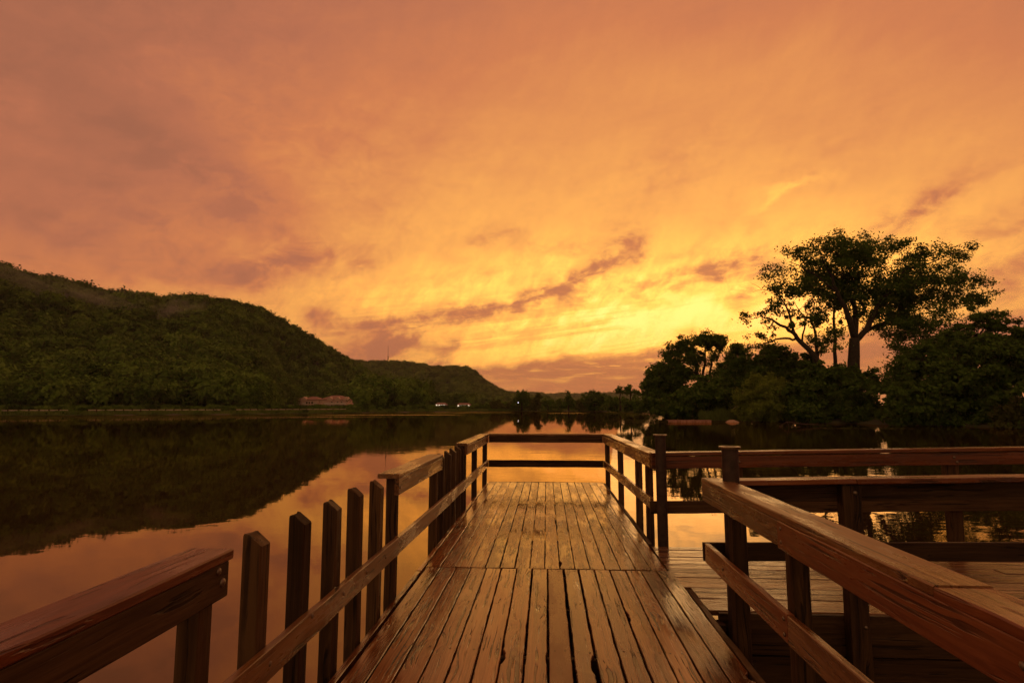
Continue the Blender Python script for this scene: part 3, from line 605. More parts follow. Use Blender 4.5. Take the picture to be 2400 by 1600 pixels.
# ------------------------------------------------------------------ pier
def xl(Y): return -1.30 + 0.0085 * Y            # inner face of the left rail boards
def xr(Y): return 1.25 if Y <= 7.2 else 1.25 - (Y - 7.2) * 0.022
DECKZ = 0.0
pier = thing('pier', 'long wooden pier deck of lengthwise planks leading out over the lake', 'pier', (0, 6, WZ))
def plank(name, x0, x1, y0, y1, mat, parent, notch=(), z=DECKZ, th=0.038, jit=0.0016, along='Y'):
    """Deck plank with slightly ragged edges; length along local X. notch: (pos along, side, half length, depth)."""
    L, w = (y1 - y0, x1 - x0); n = max(6, int(L / 0.12)); zt = random.gauss(0, 0.0015); tl = random.gauss(0, 0.0012)
    st = sorted(set([i / n for i in range(n + 1)] + [min(1, max(0, (q[0] - y0 + dd) / L)) for q in notch for dd in (-q[2], -q[2] * .7, -q[2] * .2, q[2] * .4, q[2] * .8, q[2])]))
    V, Fc = [], []; c = 0.004
    for s_ in st:
        xx = s_ * L; e = [w / 2 + random.gauss(0, jit), -w / 2 + random.gauss(0, jit)]
        for (py, sd, hl, dp) in notch:
            dd = abs(xx + y0 - py) / hl
            if dd < 1: e[0 if sd > 0 else 1] -= sd * dp * (1 - dd ** 3) * random.uniform(.8, 1.0)
        za = zt + tl; zb = zt - tl
        V += [(xx, e[1], -th), (xx, e[1], zb - c), (xx, e[1] + c, zb), (xx, e[0] - c, za), (xx, e[0], za - c), (xx, e[0], -th)]
    for i in range(len(st) - 1):
        for k in range(6):
            a_, b_ = i * 6 + k, i * 6 + (k + 1) % 6; Fc.append((a_, a_ + 6, b_ + 6, b_))
    Fc.append(tuple(range(6))); Fc.append(tuple((len(st) - 1) * 6 + k for k in range(5, -1, -1)))
    if along == 'Y':   # local X -> world Y, local Y -> world -X
        M = Matrix(((0, -1, 0, (x0 + x1) / 2), (1, 0, 0, y0), (0, 0, 1, z), (0, 0, 0, 1)))
    else:
        M = Matrix.Translation((y0, (x0 + x1) / 2, z))
    return mesh_obj(name, V, Fc, mat, parent, M)
nails = []
def nail(x, y, z=DECKZ): nails.append((x + random.gauss(0, .006), y + random.gauss(0, .012), z + 0.0012))
# far section
n = 16; x0, x1 = -1.222, 1.165; pitch = (x1 - x0) / n
for i in range(n):
    a_ = x0 + i * pitch; g = random.uniform(0.003, 0.0055)
    notch = [(6.05, 1, .10, .02)] if i == 9 else ([(8.2, -1, .3, .012)] if i in (8,) else [])
    plank('plank', a_ + g, a_ + pitch - g, 5.85 + random.uniform(0, .012), 12.22 + random.uniform(-.015, .015), M_DECK, pier, notch)
    for yy in (5.90, 7.2, 8.5, 9.8, 11.1, 12.1):
        nail(a_ + .035, yy); nail(a_ + pitch - .035, yy)
# near section: one newer smooth plank right of the middle joint
n = 8; pit = 0.1515
for i in range(-8, 8):
    a_ = 0.0 + i * pit; g = random.uniform(0.004, 0.0075); mt = M_DECK; notch = []
    if i == 0: mt = M_DECKNEW; g = 0.006
    gl, gr = g, g
    if i == 1: gl = 0.016; notch = [(3.78, -1, .14, .03), (3.55, -1, .2, .016)]
    if i == -2: notch = [(3.84, 1, .11, .022)]
    if i == -1: gl = 0.007; notch = [(3.84, -1, .10, .008)]
    if i == 4: notch = [(4.6, 1, .12, .012)]
    if i == 7: notch = [(3.66, -1, .06, .03)]
    plank('plank', a_ + gl, a_ + pit - gr, 0.8, 5.835 + random.uniform(-.02, 0), mt, pier, notch)
    for yy in (1.6, 2.9, 3.95, 4.85, 5.79):
        nail(a_ + .035, yy); nail(a_ + pit - .035, yy)
NV, NF = [], []
for (x, y, z) in nails:
    b0 = len(NV); NV += [(x + .0075 * math.cos(k * 1.047), y + .0075 * math.sin(k * 1.047), z) for k in range(6)]; NF.append(tuple(range(b0, b0 + 6)))
tag(mesh_obj('nail_heads', NV, NF, simple('dark_nails', (0.02, 0.014, 0.010), 0.5, 0.5), pier), kind='stuff')
# rims, joists, pilings
for (xa, ya, xb, yb, nm) in ((-1.262, 5.75, -1.262, 12.2, 'rim_board'), (-1.262, 0.8, -1.262, 5.70, 'rim_board'), (1.205, 6.95, 1.19, 12.2, 'rim_board'), (1.243, 0.8, 1.243, 5.3, 'rim_board')):
    board(nm, (xa, ya, -0.075), (xb, yb, -0.075), 0.14, 0.045, M_DECK if xa < 0 else M_POST, pier, jit=.002)
board('end_board', (-1.22, 12.26, -0.08), (1.17, 12.26, -0.08), 0.16, 0.045, M_POST, pier)
for yy in (1.6, 2.9, 3.95, 4.85, 5.72, 5.98, 7.2, 8.5, 9.8, 11.1, 12.1):
    board('joist', (-1.22, yy, -0.125), (1.18, yy, -0.125), 0.16, 0.05, M_DARK, pier)
for yy in (3.0, 6.0, 9.0, 11.9):
    for xx in (-0.95, 0.95):
        V, Fc = tube_vf([(xx, yy, -3.6), (xx, yy, -0.21)], [0.13, 0.13], 12); mesh_obj('piling', V, Fc, M_DARK, pier, None, True)

# ------------------------------------------------------------------ railings
CT_, FT = 1.02, 0.842                            # top of the cap boards, bottom of the face boards
def cap(parent, pa, pb, mat, wid=0.185, z=CT_, dz=0.0, name='cap_board', bow=0.0):
    return board(name, (pa[0], pa[1], z - 0.02), (pb[0], pb[1], z - 0.02 + dz), 0.04, wid, mat, parent, cham=.006, jit=.0012, bow=bow)
def picket(parent, x, y, top=1.0, bot=-0.35, w=0.09, d=0.095, slope=0.056, mat=None, name='picket', inner=1):
    """Square post whose top is cut on a slant, high outside; rounded outer shoulder."""
    w2, d2 = w / 2, d / 2; c = 0.006; st = [0, .35, .7, 1.0]; V, Fc = [], []
    prof = [(-w2 + c, -d2), (w2 - c, -d2), (w2, -d2 + c), (w2, d2 - c), (w2 - c, d2), (-w2 + c, d2), (-w2, d2 - c), (-w2, -d2 + c)]
    lean = (random.gauss(0, .004), random.gauss(0, .004)); L = top - bot
    for s_ in st:
        for (px_, py_) in prof:
            zz = s_ * L
            if s_ == 1.0:
                u = (px_ * inner + w2) / w; zz -= slope * max(0, (u - .28) / .72) + (0.014 if u < .06 else 0)
                zz += random.gauss(0, .002)
            V.append((zz, px_ + lean[0] * s_ + random.gauss(0, .0008), py_ + lean[1] * s_ + random.gauss(0, .0008)))
    ns = len(st)
    for i in range(ns - 1):
        for k in range(8):
            a_, b_ = i * 8 + k, i * 8 + (k + 1) % 8; Fc.append((a_, b_, b_ + 8, a_ + 8))
    Fc.append(tuple(range(7, -1, -1)))
    b0 = (ns - 1) * 8
    V.append((L - slope * 0.02, (-w2 * .44) * inner, -d2 + c)); V.append((L - slope * 0.02, (-w2 * .44) * inner, d2 - c))
    i1, i2 = len(V) - 2, len(V) - 1
    if inner > 0: Fc += [(b0 + 7, b0 + 0, i1, i2, b0 + 5, b0 + 6), (i1, b0 + 0, b0 + 1), (b0 + 1, b0 + 2, b0 + 3, b0 + 4, i2, i1), (i2, b0 + 4, b0 + 5)]
    else: Fc += [tuple(b0 + k for k in range(8))]
    M = Matrix(((0, 1, 0, x), (0, 0, 1, y), (1, 0, 0, bot), (0, 0, 0, 1)))    # local X up
    return mesh_obj(name, V, Fc, mat or M_POST, parent, M)
def post(parent, x, y, top, bot=-0.4, w=0.09, d=0.09, mat=None):
    return board('post', (x, y, bot), (x, y, top), d, w, mat or M_POST, parent, up=(0, 1, 0), cham=.005, jit=.0015, step=.3)

# left railing
lr = thing('railing', 'left railing of the pier with bare pickets in the gaps between its capped boards', 'railing', (xl(6) - .1, 6, WZ))
def left_rail(ya, yb, mcap, mface, capz=CT_):
    ca = 0.0925 - 0.0
    cap(lr, (xl(ya) - ca, ya), (xl(yb) - ca, yb), mcap, 0.187)
    return board('face_board', (xl(ya) - .024, ya + .015, (FT + CT_ - .042) / 2), (xl(yb) - .024, yb - .02, (FT + CT_ - .042) / 2), CT_ - .042 - FT, 0.04, mface, lr)
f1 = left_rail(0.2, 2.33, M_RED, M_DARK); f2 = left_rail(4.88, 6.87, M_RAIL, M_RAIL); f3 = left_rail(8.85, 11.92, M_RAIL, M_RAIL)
for (fb, yy, zz) in ((f1, 2.27, .905), (f1, 2.24, .955), (f2, 4.94, .90), (f2, 6.82, .90), (f3, 8.92, .9), (f3, 10.35, .9)): bolt(fb, (xl(yy) - .004, yy, zz), (1, 0, 0), .015 if yy < 2.26 or yy > 2.28 else .018)
lowb = []
for (ya, yb) in ((0.2, 4.93), (4.945, 7.55), (7.56, 11.92)):
    lowb.append((ya, yb, board('lower_board', (xl(ya) - .024, ya, .415), (xl(yb) - .024, yb, .415), .14, .04, M_RAIL, lr, jit=.0014)))
xp = lambda y: xl(y) - .046 - .047
for i, yy in enumerate((2.70, 3.165, 3.635, 4.085, 4.55)): picket(lr, xp(yy), yy, 1.005 + random.gauss(0, .006))
for yy in (2.24, 5.01, 6.76, 8.97 + .06, 10.33, 11.95): post(lr, xp(yy) + .002, yy, CT_ - .042)
for yy in (7.2, 7.64, 8.08, 8.52, 8.82): picket(lr, xp(yy), yy, 1.0 + random.gauss(0, .006), d=.07 if yy > 8.7 else .09)
for yy in (2.70, 3.165, 3.635, 4.085, 4.55, 5.01, 6.76, 7.2, 7.64, 8.08, 8.52, 9.03, 10.33):
    bd = [q[2] for q in lowb if q[0] <= yy <= q[1]][0]; bolt(bd, (xl(yy) - .004, yy, .425 + random.gauss(0, .012)), (1, 0, 0), .013)

# end railing
er = thing('railing', 'straight railing closing the far end of the pier', 'railing', (0, 11.95, WZ))
cap(er, (xl(11.9) - .12, 11.97), (xr(11.9) + .12, 11.97), M_RAIL)
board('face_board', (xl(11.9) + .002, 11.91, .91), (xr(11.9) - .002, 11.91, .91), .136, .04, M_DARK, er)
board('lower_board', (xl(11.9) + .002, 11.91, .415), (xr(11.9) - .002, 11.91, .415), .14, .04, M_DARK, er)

# far right railing
rr_ = thing('railing', 'short right railing between the far end and the side walkway', 'railing', (1.25, 9.5, WZ))
for (ya, yb, off) in ((7.16, 9.3, 0.0), (9.3, 11.92, .012)):
    cap(rr_, (xr(ya) + .0925 + off, ya), (xr(yb) + .0925 + off, yb), M_RAIL)
fb = board('face_board', (xr(7.2) + .024, 7.175, .91), (xr(11.92) + .024, 11.92, .91), .136, .04, M_RAIL, rr_)
lb = board('lower_board', (xr(7.2) + .024, 7.175, .415), (xr(11.92) + .024, 11.92, .415), .14, .04, M_RAIL, rr_)
for yy in (7.68, 8.42, 10.15, 11.93): post(rr_, xr(yy) + .046 + .046, yy, CT_ - .042)
for yy in (7.68, 8.42, 10.15): bolt(fb, (xr(yy) + .004, yy, .9), (-1, 0, 0)); bolt(lb, (xr(yy) + .004, yy, .42), (-1, 0, 0))

# walkway to the right
walk = thing('walkway', 'wet side walkway of planks running to the right from the pier', 'walkway', (4, 5.8, WZ))
WZT = -0.012
n = 14; y0_, y1_ = 4.80, 6.86; pt = (y1_ - y0_) / n
for i in range(n):
    a_ = y0_ + i * pt; g = random.uniform(.003, .006)
    xs = 1.275 if a_ < 5.25 else 1.19
    if random.random() < .4 and i not in (0,):
        xm = random.choice((3.2, 4.4, 5.6)); segs = ((xs, xm - .004), (xm + .004, 14.0))
    else: segs = ((xs, 14.0),)
    for (sa, sb) in segs: plank('plank', a_ + g, a_ + pt - g, sa, sb, M_WALK, walk, z=WZT + random.gauss(0, .0015), along='X')
board('fascia_board', (1.34, 4.775, -.165), (14.0, 4.775, -.165), .30, .045, M_DARK, walk)
board('fascia_board', (1.34, 4.80, -.44), (14.0, 4.80, -.44), .22, .05, M_DARK, walk)
board('stringer', (1.20, 4.72, -.20), (1.36, 4.72, -.20), .26, .12, M_DARK, walk)
board('stringer', (1.30, 3.9, -.33), (1.30, 4.66, -.33), .18, .12, M_DARK, walk)
board('fascia_board', (1.25, 6.89, -.16), (14.0, 6.89, -.16), .26, .045, M_DARK, walk)
for xx in (1.6, 2.8, 4.0, 5.2, 6.4, 7.6, 8.8, 10.0, 11.2, 12.4, 13.6): board('joist', (xx, 4.85, -.14), (xx, 6.86, -.14), .16, .05, M_DARK, walk)
for xx in (2.2, 5.0, 7.8, 10.6, 13.4):
    V, Fc = tube_vf([(xx, 5.8, -3.6), (xx, 5.8, -.22)], [.15, .15], 12); mesh_obj('piling', V, Fc, M_DARK, walk, None, True)

# railing along the far side of the walkway
ra = thing('railing', 'long railing along the far side of the side walkway', 'railing', (4, 7.1, WZ))
SA = 0.0195                                       # it climbs a little to the right
zA = lambda x: (x - 1.25) * SA
cap(ra, (1.27, 7.17), (14.0, 7.17), M_RED, .187, CT_ + .01, zA(14.0))
board('face_board', (1.26, 7.105, .91), (14.0, 7.105, .91 + zA(14.0)), .14, .04, M_RED, ra)
board('lower_board', (1.235, 7.105, .385), (14.0, 7.105, .385 + zA(14.0)), .145, .04, M_DARK, ra)
for xx in (2.30, 4.77, 7.1, 9.5, 11.9): post(ra, xx, 7.105 + .067, .99 + zA(xx), -.3, .15 if xx > 4 else .1, .09)
for xx, zz in ((2.30, .92), (4.77, .955), (4.80, .90)): bolt(ra, (xx, 7.083, zz + zA(xx) * .6), (0, -1, 0), .016)

# near right railing
nr_ = thing('railing', 'near right railing of the pier with a wide reddish cap slanting to the corner', 'railing', (1.3, 3, WZ))
cap(nr_, (1.25 + .0925, 0.2), (1.25 + .0925, 2.0), M_RED, .187); cap(nr_, (1.25 + .0925, 2.003), (1.25 + .0925, 4.80), M_RAIL, .187)
fbs = [board('face_board', (1.27, 0.2, .908), (1.27, 1.60, .908), .145, .046, M_RED, nr_), board('face_board', (1.268, 1.605, .908), (1.268, 3.26, .908), .148, .046, M_RED, nr_),
       board('face_board', (1.272, 3.265, .91), (1.272, 4.79, .91), .138, .04, M_RAIL, nr_)]
lbs = [board('lower_board', (1.27, 0.2, .435), (1.27, 3.20, .435), .15, .04, M_RAIL, nr_), board('lower_board', (1.268, 3.205, .438), (1.268, 4.76, .438), .15, .04, M_RED, nr_)]
post(nr_, 1.295 + .048, 4.24, CT_ - .042, -.75, .095, .095); post(nr_, 1.296 + .048, 3.27, CT_ - .042, -.75); post(nr_, 1.296 + .048, 1.5, CT_ - .042, -.75)
for (yy, zz, p_) in ((4.28, .93, fbs[2]), (3.22, .945, fbs[1]), (3.22, .875, fbs[1]), (1.66, .92, fbs[1]), (4.3, .44, lbs[1]), (3.24, .48, lbs[1]), (3.24, .40, lbs[1])): bolt(p_, (1.2455, yy, zz), (-1, 0, 0), .012)

# railing along the near side of the walkway
rb = thing('railing', 'railing along the near side of the side walkway, dark under its pale cap', 'railing', (4, 4.75, WZ))
SB = 0.021
cap(rb, (1.45, 4.70), (2.37, 4.70), M_RED, .187, CT_ - .001, .92 * SB); cap(rb, (2.374, 4.70), (14.0, 4.70), M_RED, .187, CT_ + .92 * SB, 11.6 * SB)
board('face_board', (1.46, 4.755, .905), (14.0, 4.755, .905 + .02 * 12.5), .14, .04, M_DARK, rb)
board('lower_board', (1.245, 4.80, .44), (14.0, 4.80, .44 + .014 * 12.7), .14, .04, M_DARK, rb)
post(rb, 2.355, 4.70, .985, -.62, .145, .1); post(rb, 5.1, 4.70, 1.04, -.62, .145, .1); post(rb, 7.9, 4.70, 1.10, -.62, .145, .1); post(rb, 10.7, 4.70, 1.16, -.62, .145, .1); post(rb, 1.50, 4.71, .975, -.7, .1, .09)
bolt(rb, (2.375, 4.648, .93), (0, -1, 0), .018); bolt(rb, (2.39, 4.648, -.06), (0, -1, 0), .014)

# steel pipe pilings with flanged tops
def pipe(x, y, top, r, label):
    t_ = thing('pipe_piling', label, 'piling', (x, y, -3.6), 'steel pipe pilings')
    n = 24; prof = [(r, -3.6), (r, top - .012), (r + .022, top - .010), (r + .022, top), (r - .006, top), (r - .006, -0.4)]
    def lathe(pr):
        V, Fc = [], []
        for (q, z) in pr:
            for k in range(n): V.append((x + q * math.cos(2 * math.pi * k / n), y + q * math.sin(2 * math.pi * k / n), z))
        for i in range(len(pr) - 1):
            for k in range(n): Fc.append((i * n + k, i * n + (k + 1) % n, (i + 1) * n + (k + 1) % n, (i + 1) * n + k))
        return V, Fc
    mesh_obj('pipe', *lathe([(r, -3.6), (r, top - .02), (r - .006, top - .02), (r - .006, -.5), (0.001, -.5)]), M_PIPE, t_, None, False)
    mesh_obj('flange', *lathe([(r - .005, top - .018), (r + .020, top - .014), (r + .020, top), (r - .008, top), (r - .008, top - .03)]), M_FLANGE, t_)
    return t_
pipe(1.355, 6.99, 1.255, .062, 'rusty steel pipe piling at the corner of the far walkway railing')
pp = pipe(1.425, 4.60, 1.283, .062, 'rusty steel pipe piling with an open flanged top behind the near right railing')
mesh_obj('collar', *join_vf([box_vf(1.30, 1.36, 4.52, 4.70, -.34, -.28), box_vf(1.36, 1.50, 4.50, 4.53, -.34, -.28), box_vf(1.49, 1.53, 4.53, 4.70, -.34, -.28)]), M_PIPE, pp)

# rope sagging under the deck edge
P = [Vector((1.28, 3.25, -.33)), Vector((1.40, 3.18, -.40)), Vector((1.55, 3.08, -.45)), Vector((1.75, 2.98, -.50)), Vector((2.1, 2.8, -.56))]
tag(mesh_obj('rope', *tube_vf(P, [.012] * 5, 6), simple('old_rope', (0.16, 0.11, 0.06), .9), None, None, True), 'thin old rope sagging from the deck edge under the near right railing', 'rope')

# ------------------------------------------------------------------ far shore details
def wpoint(x, y): d = ray(x, y); return EYE + d * ((WZ - EYE.z) / d.z)
M_WALL = simple('apartment_siding', (0.60, 0.40, 0.31), .8, 0, .1, .5); M_ROOF = simple('roof_shingles', (0.32, 0.165, 0.125), .9, 0, .15, 1.5)
M_TRIM = simple('white_trim', (0.62, 0.50, 0.44), .6, 0, .05); M_GLASS = simple('window_glass', (0.03, 0.025, 0.02), .1, 0, .1)
def gable_roof(x0, x1, y0, y1, z0, h, hip=0.0, ov=.4):
    x0 -= ov; x1 += ov; y0 -= ov; y1 += ov; ym = (y0 + y1) / 2
    return [(x0, y0, z0), (x1, y0, z0), (x1, y1, z0), (x0, y1, z0), (x0 + hip, ym, z0 + h), (x1 - hip, ym, z0 + h), (x0, y0, z0 - .25), (x1, y0, z0 - .25), (x1, y1, z0 - .25), (x0, y1, z0 - .25)], \
        [(0, 1, 5, 4), (2, 3, 4, 5), (1, 2, 5), (3, 0, 4), (0, 6, 7, 1), (1, 7, 8, 2), (2, 8, 9, 3), (3, 9, 6, 0), (6, 9, 8, 7)]
def apartment(px0, px1, Y, wall_h, roof_h, label, wins, balcs, dormers=(), hip=4.0):
    a_, b_ = at_y(px0, 955, Y), at_y(px1, 955, Y); zb = 1.2; L = b_.x - a_.x; x0 = a_.x
    t_ = thing('apartment_building', label, 'building', ((a_.x + b_.x) / 2, Y, zb))
    mesh_obj('wall', *box_vf(x0, b_.x, Y, Y + 11, zb - 2.0, zb + wall_h), M_WALL, t_)
    rf = mesh_obj('roof', *gable_roof(x0, b_.x, Y, Y + 11, zb + wall_h, roof_h, hip), M_ROOF, t_)
    for u in dormers:
        xx = x0 + u * L
        mesh_obj('dormer', [(xx - 1.6, Y - .5, zb + wall_h - .6), (xx + 1.6, Y - .5, zb + wall_h - .6), (xx + 1.6, Y - .5, zb + wall_h + .3), (xx, Y - .5, zb + wall_h + 1.7), (xx - 1.6, Y - .5, zb + wall_h + .3),
                 (xx - 1.6, Y + 3, zb + wall_h + .3), (xx + 1.6, Y + 3, zb + wall_h + .3), (xx, Y + 4, zb + wall_h + 1.7), (xx + 1.6, Y, zb + wall_h - .6), (xx - 1.6, Y, zb + wall_h - .6)],
                 [(0, 1, 2, 3, 4), (2, 6, 7, 3), (3, 7, 5, 4), (1, 8, 6, 2), (0, 4, 5, 9)], M_WALL, rf)
    for (u, z, w, h_) in wins:
        xx = x0 + u * L; wd = mesh_obj('window', *box_vf(xx - w / 2 - .12, xx + w / 2 + .12, Y - .06, Y - .003, z - .12, z + h_ + .12), M_TRIM, t_)
        mesh_obj('pane', *box_vf(xx - w / 2, xx + w / 2, Y - .09, Y - .062, z, z + h_), M_GLASS, wd)
    for (u0, u1, z) in balcs:
        bc = mesh_obj('balcony', *box_vf(x0 + u0 * L, x0 + u1 * L, Y - 2.0, Y - .1, z - .25, z), M_TRIM, t_)
        mesh_obj('balustrade', *box_vf(x0 + u0 * L, x0 + u1 * L, Y - 2.0, Y - 1.92, z + .02, z + 1.0), M_TRIM, bc)
        for u in (u0 + .005, u1 - .005): mesh_obj('balcony_post', *box_vf(x0 + u * L - .12, x0 + u * L + .12, Y - 1.9, Y - 1.66, zb, z - .26), M_TRIM, bc)
YB = 330
apartment(686, 706, YB + 6, 4.1, 2.0, 'small hip-roofed end block of the lakeside apartments, at their left', [(.3, 1, 1.2, 1.3)], [], (), 2.0)
apartment(707, 746, YB, 3.9, 1.9, 'left two-storey apartment block with balconies below the forest', [(.3, .6, 1, 1.4), (.45, .6, .8, 1.4), (.62, .6, 1, 1.4), (.3, 2.7, 1, 1.1), (.45, 2.7, .8, 1.1), (.62, 2.7, 1, 1.1)], [(.12, .32, 2.4), (.78, 1.0, 2.4)], (.12,))
apartment(748, 813, YB + 1, 3.9, 2.5, 'right larger apartment block with dormers and long balconies below the forest', [(.35, .5, 1, 1.4), (.45, .5, 1, 1.4), (.6, .5, 1, 1.4), (.72, .5, 1, 1.4), (.85, .5, 1, 1.4), (.45, 2.7, 1, 1.1), (.66, 2.7, 1, 1.1), (.8, 2.7, 1, 1.1)],
          [(.22, .40, 2.3), (.42, .58, 2.3), (.6, .76, 2.3), (.78, .98, 2.3)], (.38, .66, .97), 6)
# small white houses with lit windows
M_LIT = bpy.data.materials.new('lit_window'); M_LIT.use_nodes = True
_b = M_LIT.node_tree.nodes['Principled BSDF']; _b.inputs['Emission Color'].default_value = (1, .85, .6, 1); _b.inputs['Emission Strength'].default_value = 1.1; _b.inputs['Base Color'].default_value = (.8, .7, .5, 1)
M_HOUSE = simple('white_house_paint', (.72, .62, .56), .7, 0, .08)
def house(px0, px1, y0, y1, Y, label, lits):
    a_, b_ = at_y(px0, y1, Y), at_y(px1, y0, Y)
    t_ = thing('white_house', label, 'house', ((a_.x + b_.x) / 2, Y, a_.z)); H_ = (b_.z - a_.z)
    mesh_obj('wall', *box_vf(a_.x, b_.x, Y, Y + 7, -.3, a_.z + H_ * .62), M_HOUSE, t_)
    mesh_obj('roof', *gable_roof(a_.x, b_.x, Y, Y + 7, a_.z + H_ * .62, H_ * .38, 1.0, .3), M_ROOF, t_)
    for u in lits:
        x_ = a_.x + (b_.x - a_.x) * u; mesh_obj('window', *box_vf(x_ - .35, x_ + .35, Y - .08, Y - .01, a_.z + .3, a_.z + H_ * .60), M_LIT, t_)
house(1021, 1043, 943, 953, 330, 'left small white lakeside house with lit windows', (.1, .4, .68, .92))
house(1072, 1100, 944, 954, 326, 'right small white lakeside house with a row of lit windows', (.08, .35, .52, .68, .82, .94))
# street lamp glint beside the round tree
lt = thing('street_lamp', 'tiny lit street lamp beside the trunk of the lone round tree', 'street lamp', tuple(at_y(1213, 962, 222).xy) + (-.3,))
q = at_y(1214.5, 943.5, 222)
V, Fc = tube_vf([(q.x, 222, -.4), (q.x, 222, q.z - .1)], [.08, .06], 6); mesh_obj('pole', V, Fc, M_PIPE, lt)
M_LAMP = bpy.data.materials.new('lamp_glow'); M_LAMP.use_nodes = True; _b = M_LAMP.node_tree.nodes['Principled BSDF']; _b.inputs['Emission Color'].default_value = (.9, .85, 1, 1); _b.inputs['Emission Strength'].default_value = 3
V, Fc = tube_vf([(q.x, 222, q.z - .1), (q.x, 222, q.z + .1), (q.x, 222, q.z + .25)], [.06, .11, .04], 8); mesh_obj('lamp_head', V, Fc, M_LAMP, lt)

# guard rail along the left shore road
gr = thing('guard_rail', 'long pale guard rail along the foot of the near hill', 'guard rail', polar(-35, shore(-35) * 1.03, -.3))
M_GR = simple('pale_guard_rail', (.50, .40, .27), .5, .1, .1)
aa = np.arange(-52, -19.2, 1.2)
for i in range(len(aa) - 1):
    if i in (9, 18): continue
    p, q = polar(aa[i], shore(aa[i]) * 1.045, .42), polar(aa[i + 1] - .02, shore(aa[i + 1]) * 1.045, .42)
    board('beam', p, q, .26, .05, M_GR, gr, cham=.01, step=8)
    p = polar(aa[i], shore(aa[i]) * 1.0445, -.3); board('post', p, (p[0], p[1], .72), .2, .2, M_DARK, gr, up=(0, 1, 0), cham=.01, step=1)
    p = polar(aa[i] + .6, shore(aa[i] + .6) * 1.0445, -.3); board('post', p, (p[0], p[1], .72), .2, .2, M_DARK, gr, up=(0, 1, 0), cham=.01, step=1)

# radio mast on the far bluff
Ym = 1010; q0, q1 = at_y(909, 846, Ym), at_y(909, 810, Ym)
ms = thing('radio_mast', 'slim radio mast with dishes on top of the farther bluff', 'mast', (q0.x, Ym, q0.z - 4))
V, Fc = tube_vf([(q0.x, Ym, q0.z - 4), (q0.x, Ym, q0.z + 4), (q0.x, Ym, q1.z)], [.55, .45, .2], 6); mesh_obj('pole', V, Fc, M_PIPE, ms)
for dz_ in (3.5, 7.0):
    V, Fc = tube_vf([(q0.x + .6, Ym - .9, q0.z + dz_), (q0.x + .8, Ym - 1.3, q0.z + dz_)], [.7, 1.3], 10); mesh_obj('dish', V, Fc, M_PIPE, ms)

# long low timber dock on the right shore
a_, b_ = wpoint(1566, 989.5), wpoint(1666, 989.5); Yd = a_.y
dk = thing('low_dock', 'long low pinkish timber dock at the water edge of the right bank', 'dock', ((a_.x + b_.x) / 2, Yd, WZ))
M_PINK = wood('pink_timber', (.26, .11, .07), (.40, .18, .12), (.5, .25, .17), (.5, .7), .4)
nb = 20; L = b_.x - a_.x
for i in range(nb):
    x_ = a_.x + (i + .5) * L / nb
    board('plank', (x_, Yd, WZ - .3), (x_, Yd, WZ + .30 + random.uniform(-.02, .02)), .06, L / nb - .02, M_PINK, dk, up=(0, 1, 0), step=1)
board('cap_board', (a_.x, Yd + .62, WZ + .30), (b_.x, Yd + .62, WZ + .30), .05, 1.2, M_PINK, dk)
board('gangplank', (b_.x + .1, Yd + .4, WZ + .22), (b_.x + 4.2, Yd + 2.6, WZ + .16), .06, .4, M_DARK, dk)
# sand bank, reeds, fallen branch, floating weed
q = wpoint(1725, 990); V, Fc = [], []
for k in range(14):
    th = 2 * math.pi * k / 14
    for (rr, zz) in ((1.0, -.05), (.7, .18), (.3, .34)): V.append((q.x + 1.0 * rr * math.cos(th), q.y + 1.6 + 1.6 * rr * math.sin(th), WZ + zz + .02 * math.sin(k * 2.3)))
for k in range(14):
    j = (k + 1) % 14; Fc += [(k * 3, j * 3, j * 3 + 1, k * 3 + 1), (k * 3 + 1, j * 3 + 1, j * 3 + 2, k * 3 + 2)]
Fc.append(tuple(k * 3 + 2 for k in range(14)))
tag(mesh_obj('sand', V, Fc, M_SAND, None, None, True), kind='structure')
q0 = at_y(1690, 985, 91); N = 2600
p = np.stack([q0.x + rng.uniform(-2.5, 2.4, N), 91 + rng.uniform(-1.2, 3.5, N), np.full(N, -.75)], 1); hgt = (.55 + .3 * np.sin((p[:, 0] - q0.x) * 1.7 + .8) + .25 * np.sin((p[:, 0] - q0.x) * 4.3) + rng.random(N) ** 1.5 * 1.1)[:, None]
ln = rng.normal(size=(N, 3)) * np.array([.25, .25, 0]); top = p + np.array([0, 0, 1]) * hgt + ln; w_ = np.array([.045, 0, 0])
me = quad_mesh('reeds', np.stack([p - w_, p + w_, top + w_ * .3 + ln * .3, top - w_ * .3 + ln * .3], 1), M_GRASS)
tag(place(bpy.data.objects.new('reeds', me)), 'bright green reeds between the low dock and the willow', 'reeds', kind='stuff')
N = 15000; aa = rng.uniform(-56, 9, N); rr = np.array([shore(a) for a in aa]) * rng.uniform(1.0, 1.05, N)
p = np.stack([rr * np.sin(np.radians(aa)), rr * np.cos(np.radians(aa)), np.full(N, -.75)], 1); top = p + np.array([0, 0, 1]) * (rng.random((N, 1)) ** 2 * .9 + .25); w_ = np.array([.16, 0.06, 0])
me = quad_mesh('shore_grass', np.stack([p - w_, p + w_, top + w_ * .6, top - w_ * .6], 1), M_GRASS)
tag(place(bpy.data.objects.new('shore_grass', me)), 'rough grass along the left and far waterline', 'grass', kind='stuff')
q = wpoint(1826, 1000); P0 = q + Vector((0, 0, .05))
br = thing('fallen_branch', 'pale fallen branch lying half in the water before the dark shrubs', 'branch', tuple(q))
e1, e2, e3 = at_y(1845, 988, q.y), at_y(1880, 993, q.y + 1), at_y(1925, 995, q.y + 2)
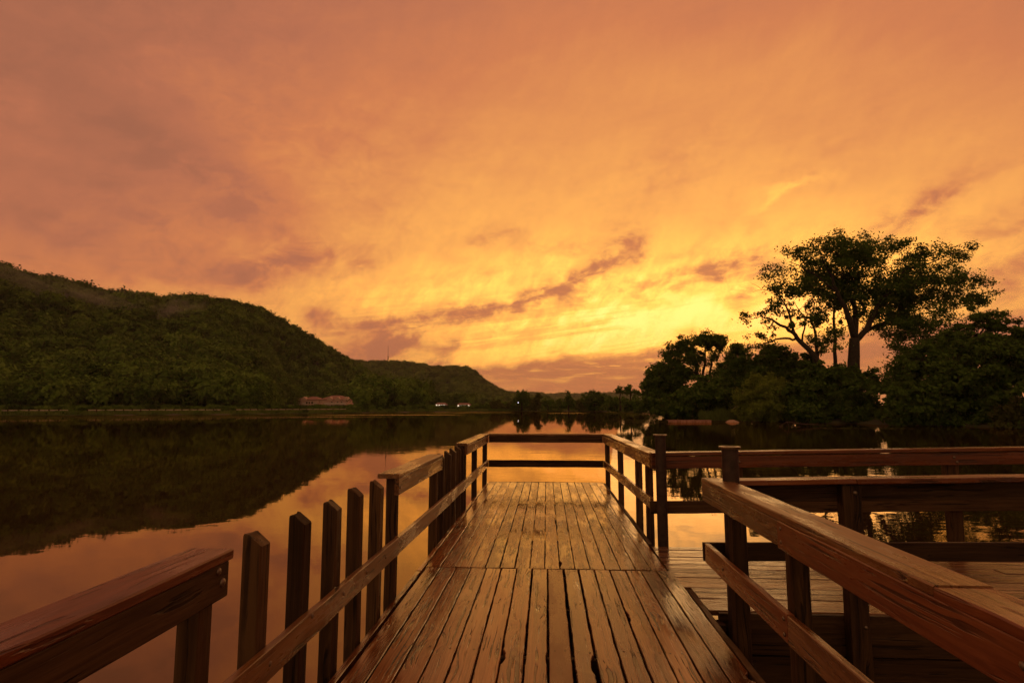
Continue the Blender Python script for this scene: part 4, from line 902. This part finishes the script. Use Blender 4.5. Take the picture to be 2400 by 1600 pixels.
mesh_obj('stem', *join_vf([tube_vf([P0, e1, e2, e3], [.02, .035, .04, .025], 6), tube_vf([e1, at_y(1850, 1000, q.y), ], [.03, .02], 6), tube_vf([P0, at_y(1842, 1001, q.y), at_y(1875, 999, q.y + .5)], [.02, .03, .02], 6)]), simple('bleached_branch', (.15, .09, .06), .8), br)
N = 900; V, Fc = [], []
for i in range(N):
    x_, y_ = random.choice(((random.gauss(1500, 28), random.gauss(975, 2.2)), (random.gauss(1515, 40), random.gauss(989, 1.6)), (random.gauss(1475, 40), random.gauss(984, 1.5))))
    if i % 9 == 0: x_, y_ = random.uniform(1930, 2140), random.gauss(1004 + 0, .8)
    c = wpoint(x_, max(968, y_)); r_ = random.uniform(.1, .35); b0 = len(V)
    V += [(c.x + r_ * random.uniform(.7, 1.2) * math.cos(k * 1.257), c.y + r_ * random.uniform(.7, 1.2) * math.sin(k * 1.257), WZ + .012 + .004 * random.random()) for k in range(5)]; Fc.append(tuple(range(b0, b0 + 5)))
tag(mesh_obj('floating_weed', V, Fc, M_WEED), 'mats of floating weed on the water before the right bank', 'weed', kind='stuff')

# ------------------------------------------------------------------ mist wisps on the near hill
def mist(x, y, D, rx, rz, tilt, dens, label):
    a_, e_ = azel(x, y); c = Vector(polar(a_, D, math.tan(R(e_)) * D + EYE.z))
    mm = bpy.data.materials.new('mist'); mm.use_nodes = True; nt = mm.node_tree; nt.nodes.clear()
    tcn = nt.nodes.new('ShaderNodeTexCoord'); px_, py_, pz_ = sep(nt, tcn.outputs['Object'])
    rad = (px_ * px_ + py_ * py_ + pz_ * pz_).step(0.0, 1.0, 1.0, 0.0)
    nn = noise(nt, comb(nt, px_ * 1.3, py_, pz_ * 1.6 + px_ * 0.8), 1.6, 4, 0.6).step(0.42, 0.68)
    pv = nt.nodes.new('ShaderNodeVolumePrincipled'); nt.links.new((rad * nn * dens).s, pv.inputs['Density']); pv.inputs['Color'].default_value = (.9, .85, .8, 1)
    ho = nt.nodes.new('ShaderNodeOutputMaterial'); nt.links.new(pv.outputs[0], ho.inputs['Volume'])
    bm = bmesh.new(); bmesh.ops.create_icosphere(bm, subdivisions=3, radius=1.0); me = bpy.data.meshes.new('mist'); bm.to_mesh(me); bm.free(); me.materials.append(mm)
    M = Matrix.Translation(c) @ Matrix.Rotation(-R(a_), 4, 'Z') @ Matrix.Rotation(R(tilt), 4, 'Y') @ Matrix.Diagonal((rx, 9, rz, 1))
    tag(place(bpy.data.objects.new('mist', me), M), label, 'mist', kind='stuff')
mist(170, 690, 372, 62, 15, 14, .045, 'wisp of mist lying along the top left of the near hill')
mist(390, 735, 372, 26, 14, -30, .045, 'small wisp of mist rising from the middle of the near hill')

# ------------------------------------------------------------------ evening haze over the lake
hz = bpy.data.materials.new('evening_haze'); hz.use_nodes = True; nt = hz.node_tree; nt.nodes.clear()
pv = nt.nodes.new('ShaderNodeVolumePrincipled'); pv.inputs['Density'].default_value = 0.00012; pv.inputs['Color'].default_value = (0.92, 0.86, 0.80, 1); pv.inputs['Anisotropy'].default_value = 0.3
ho = nt.nodes.new('ShaderNodeOutputMaterial'); nt.links.new(pv.outputs[0], ho.inputs['Volume'])
tag(mesh_obj('haze', *box_vf(-2900, 2900, -300, 3700, -5.2, 230), hz), 'thin evening haze over the lake and hills', 'haze', kind='stuff')
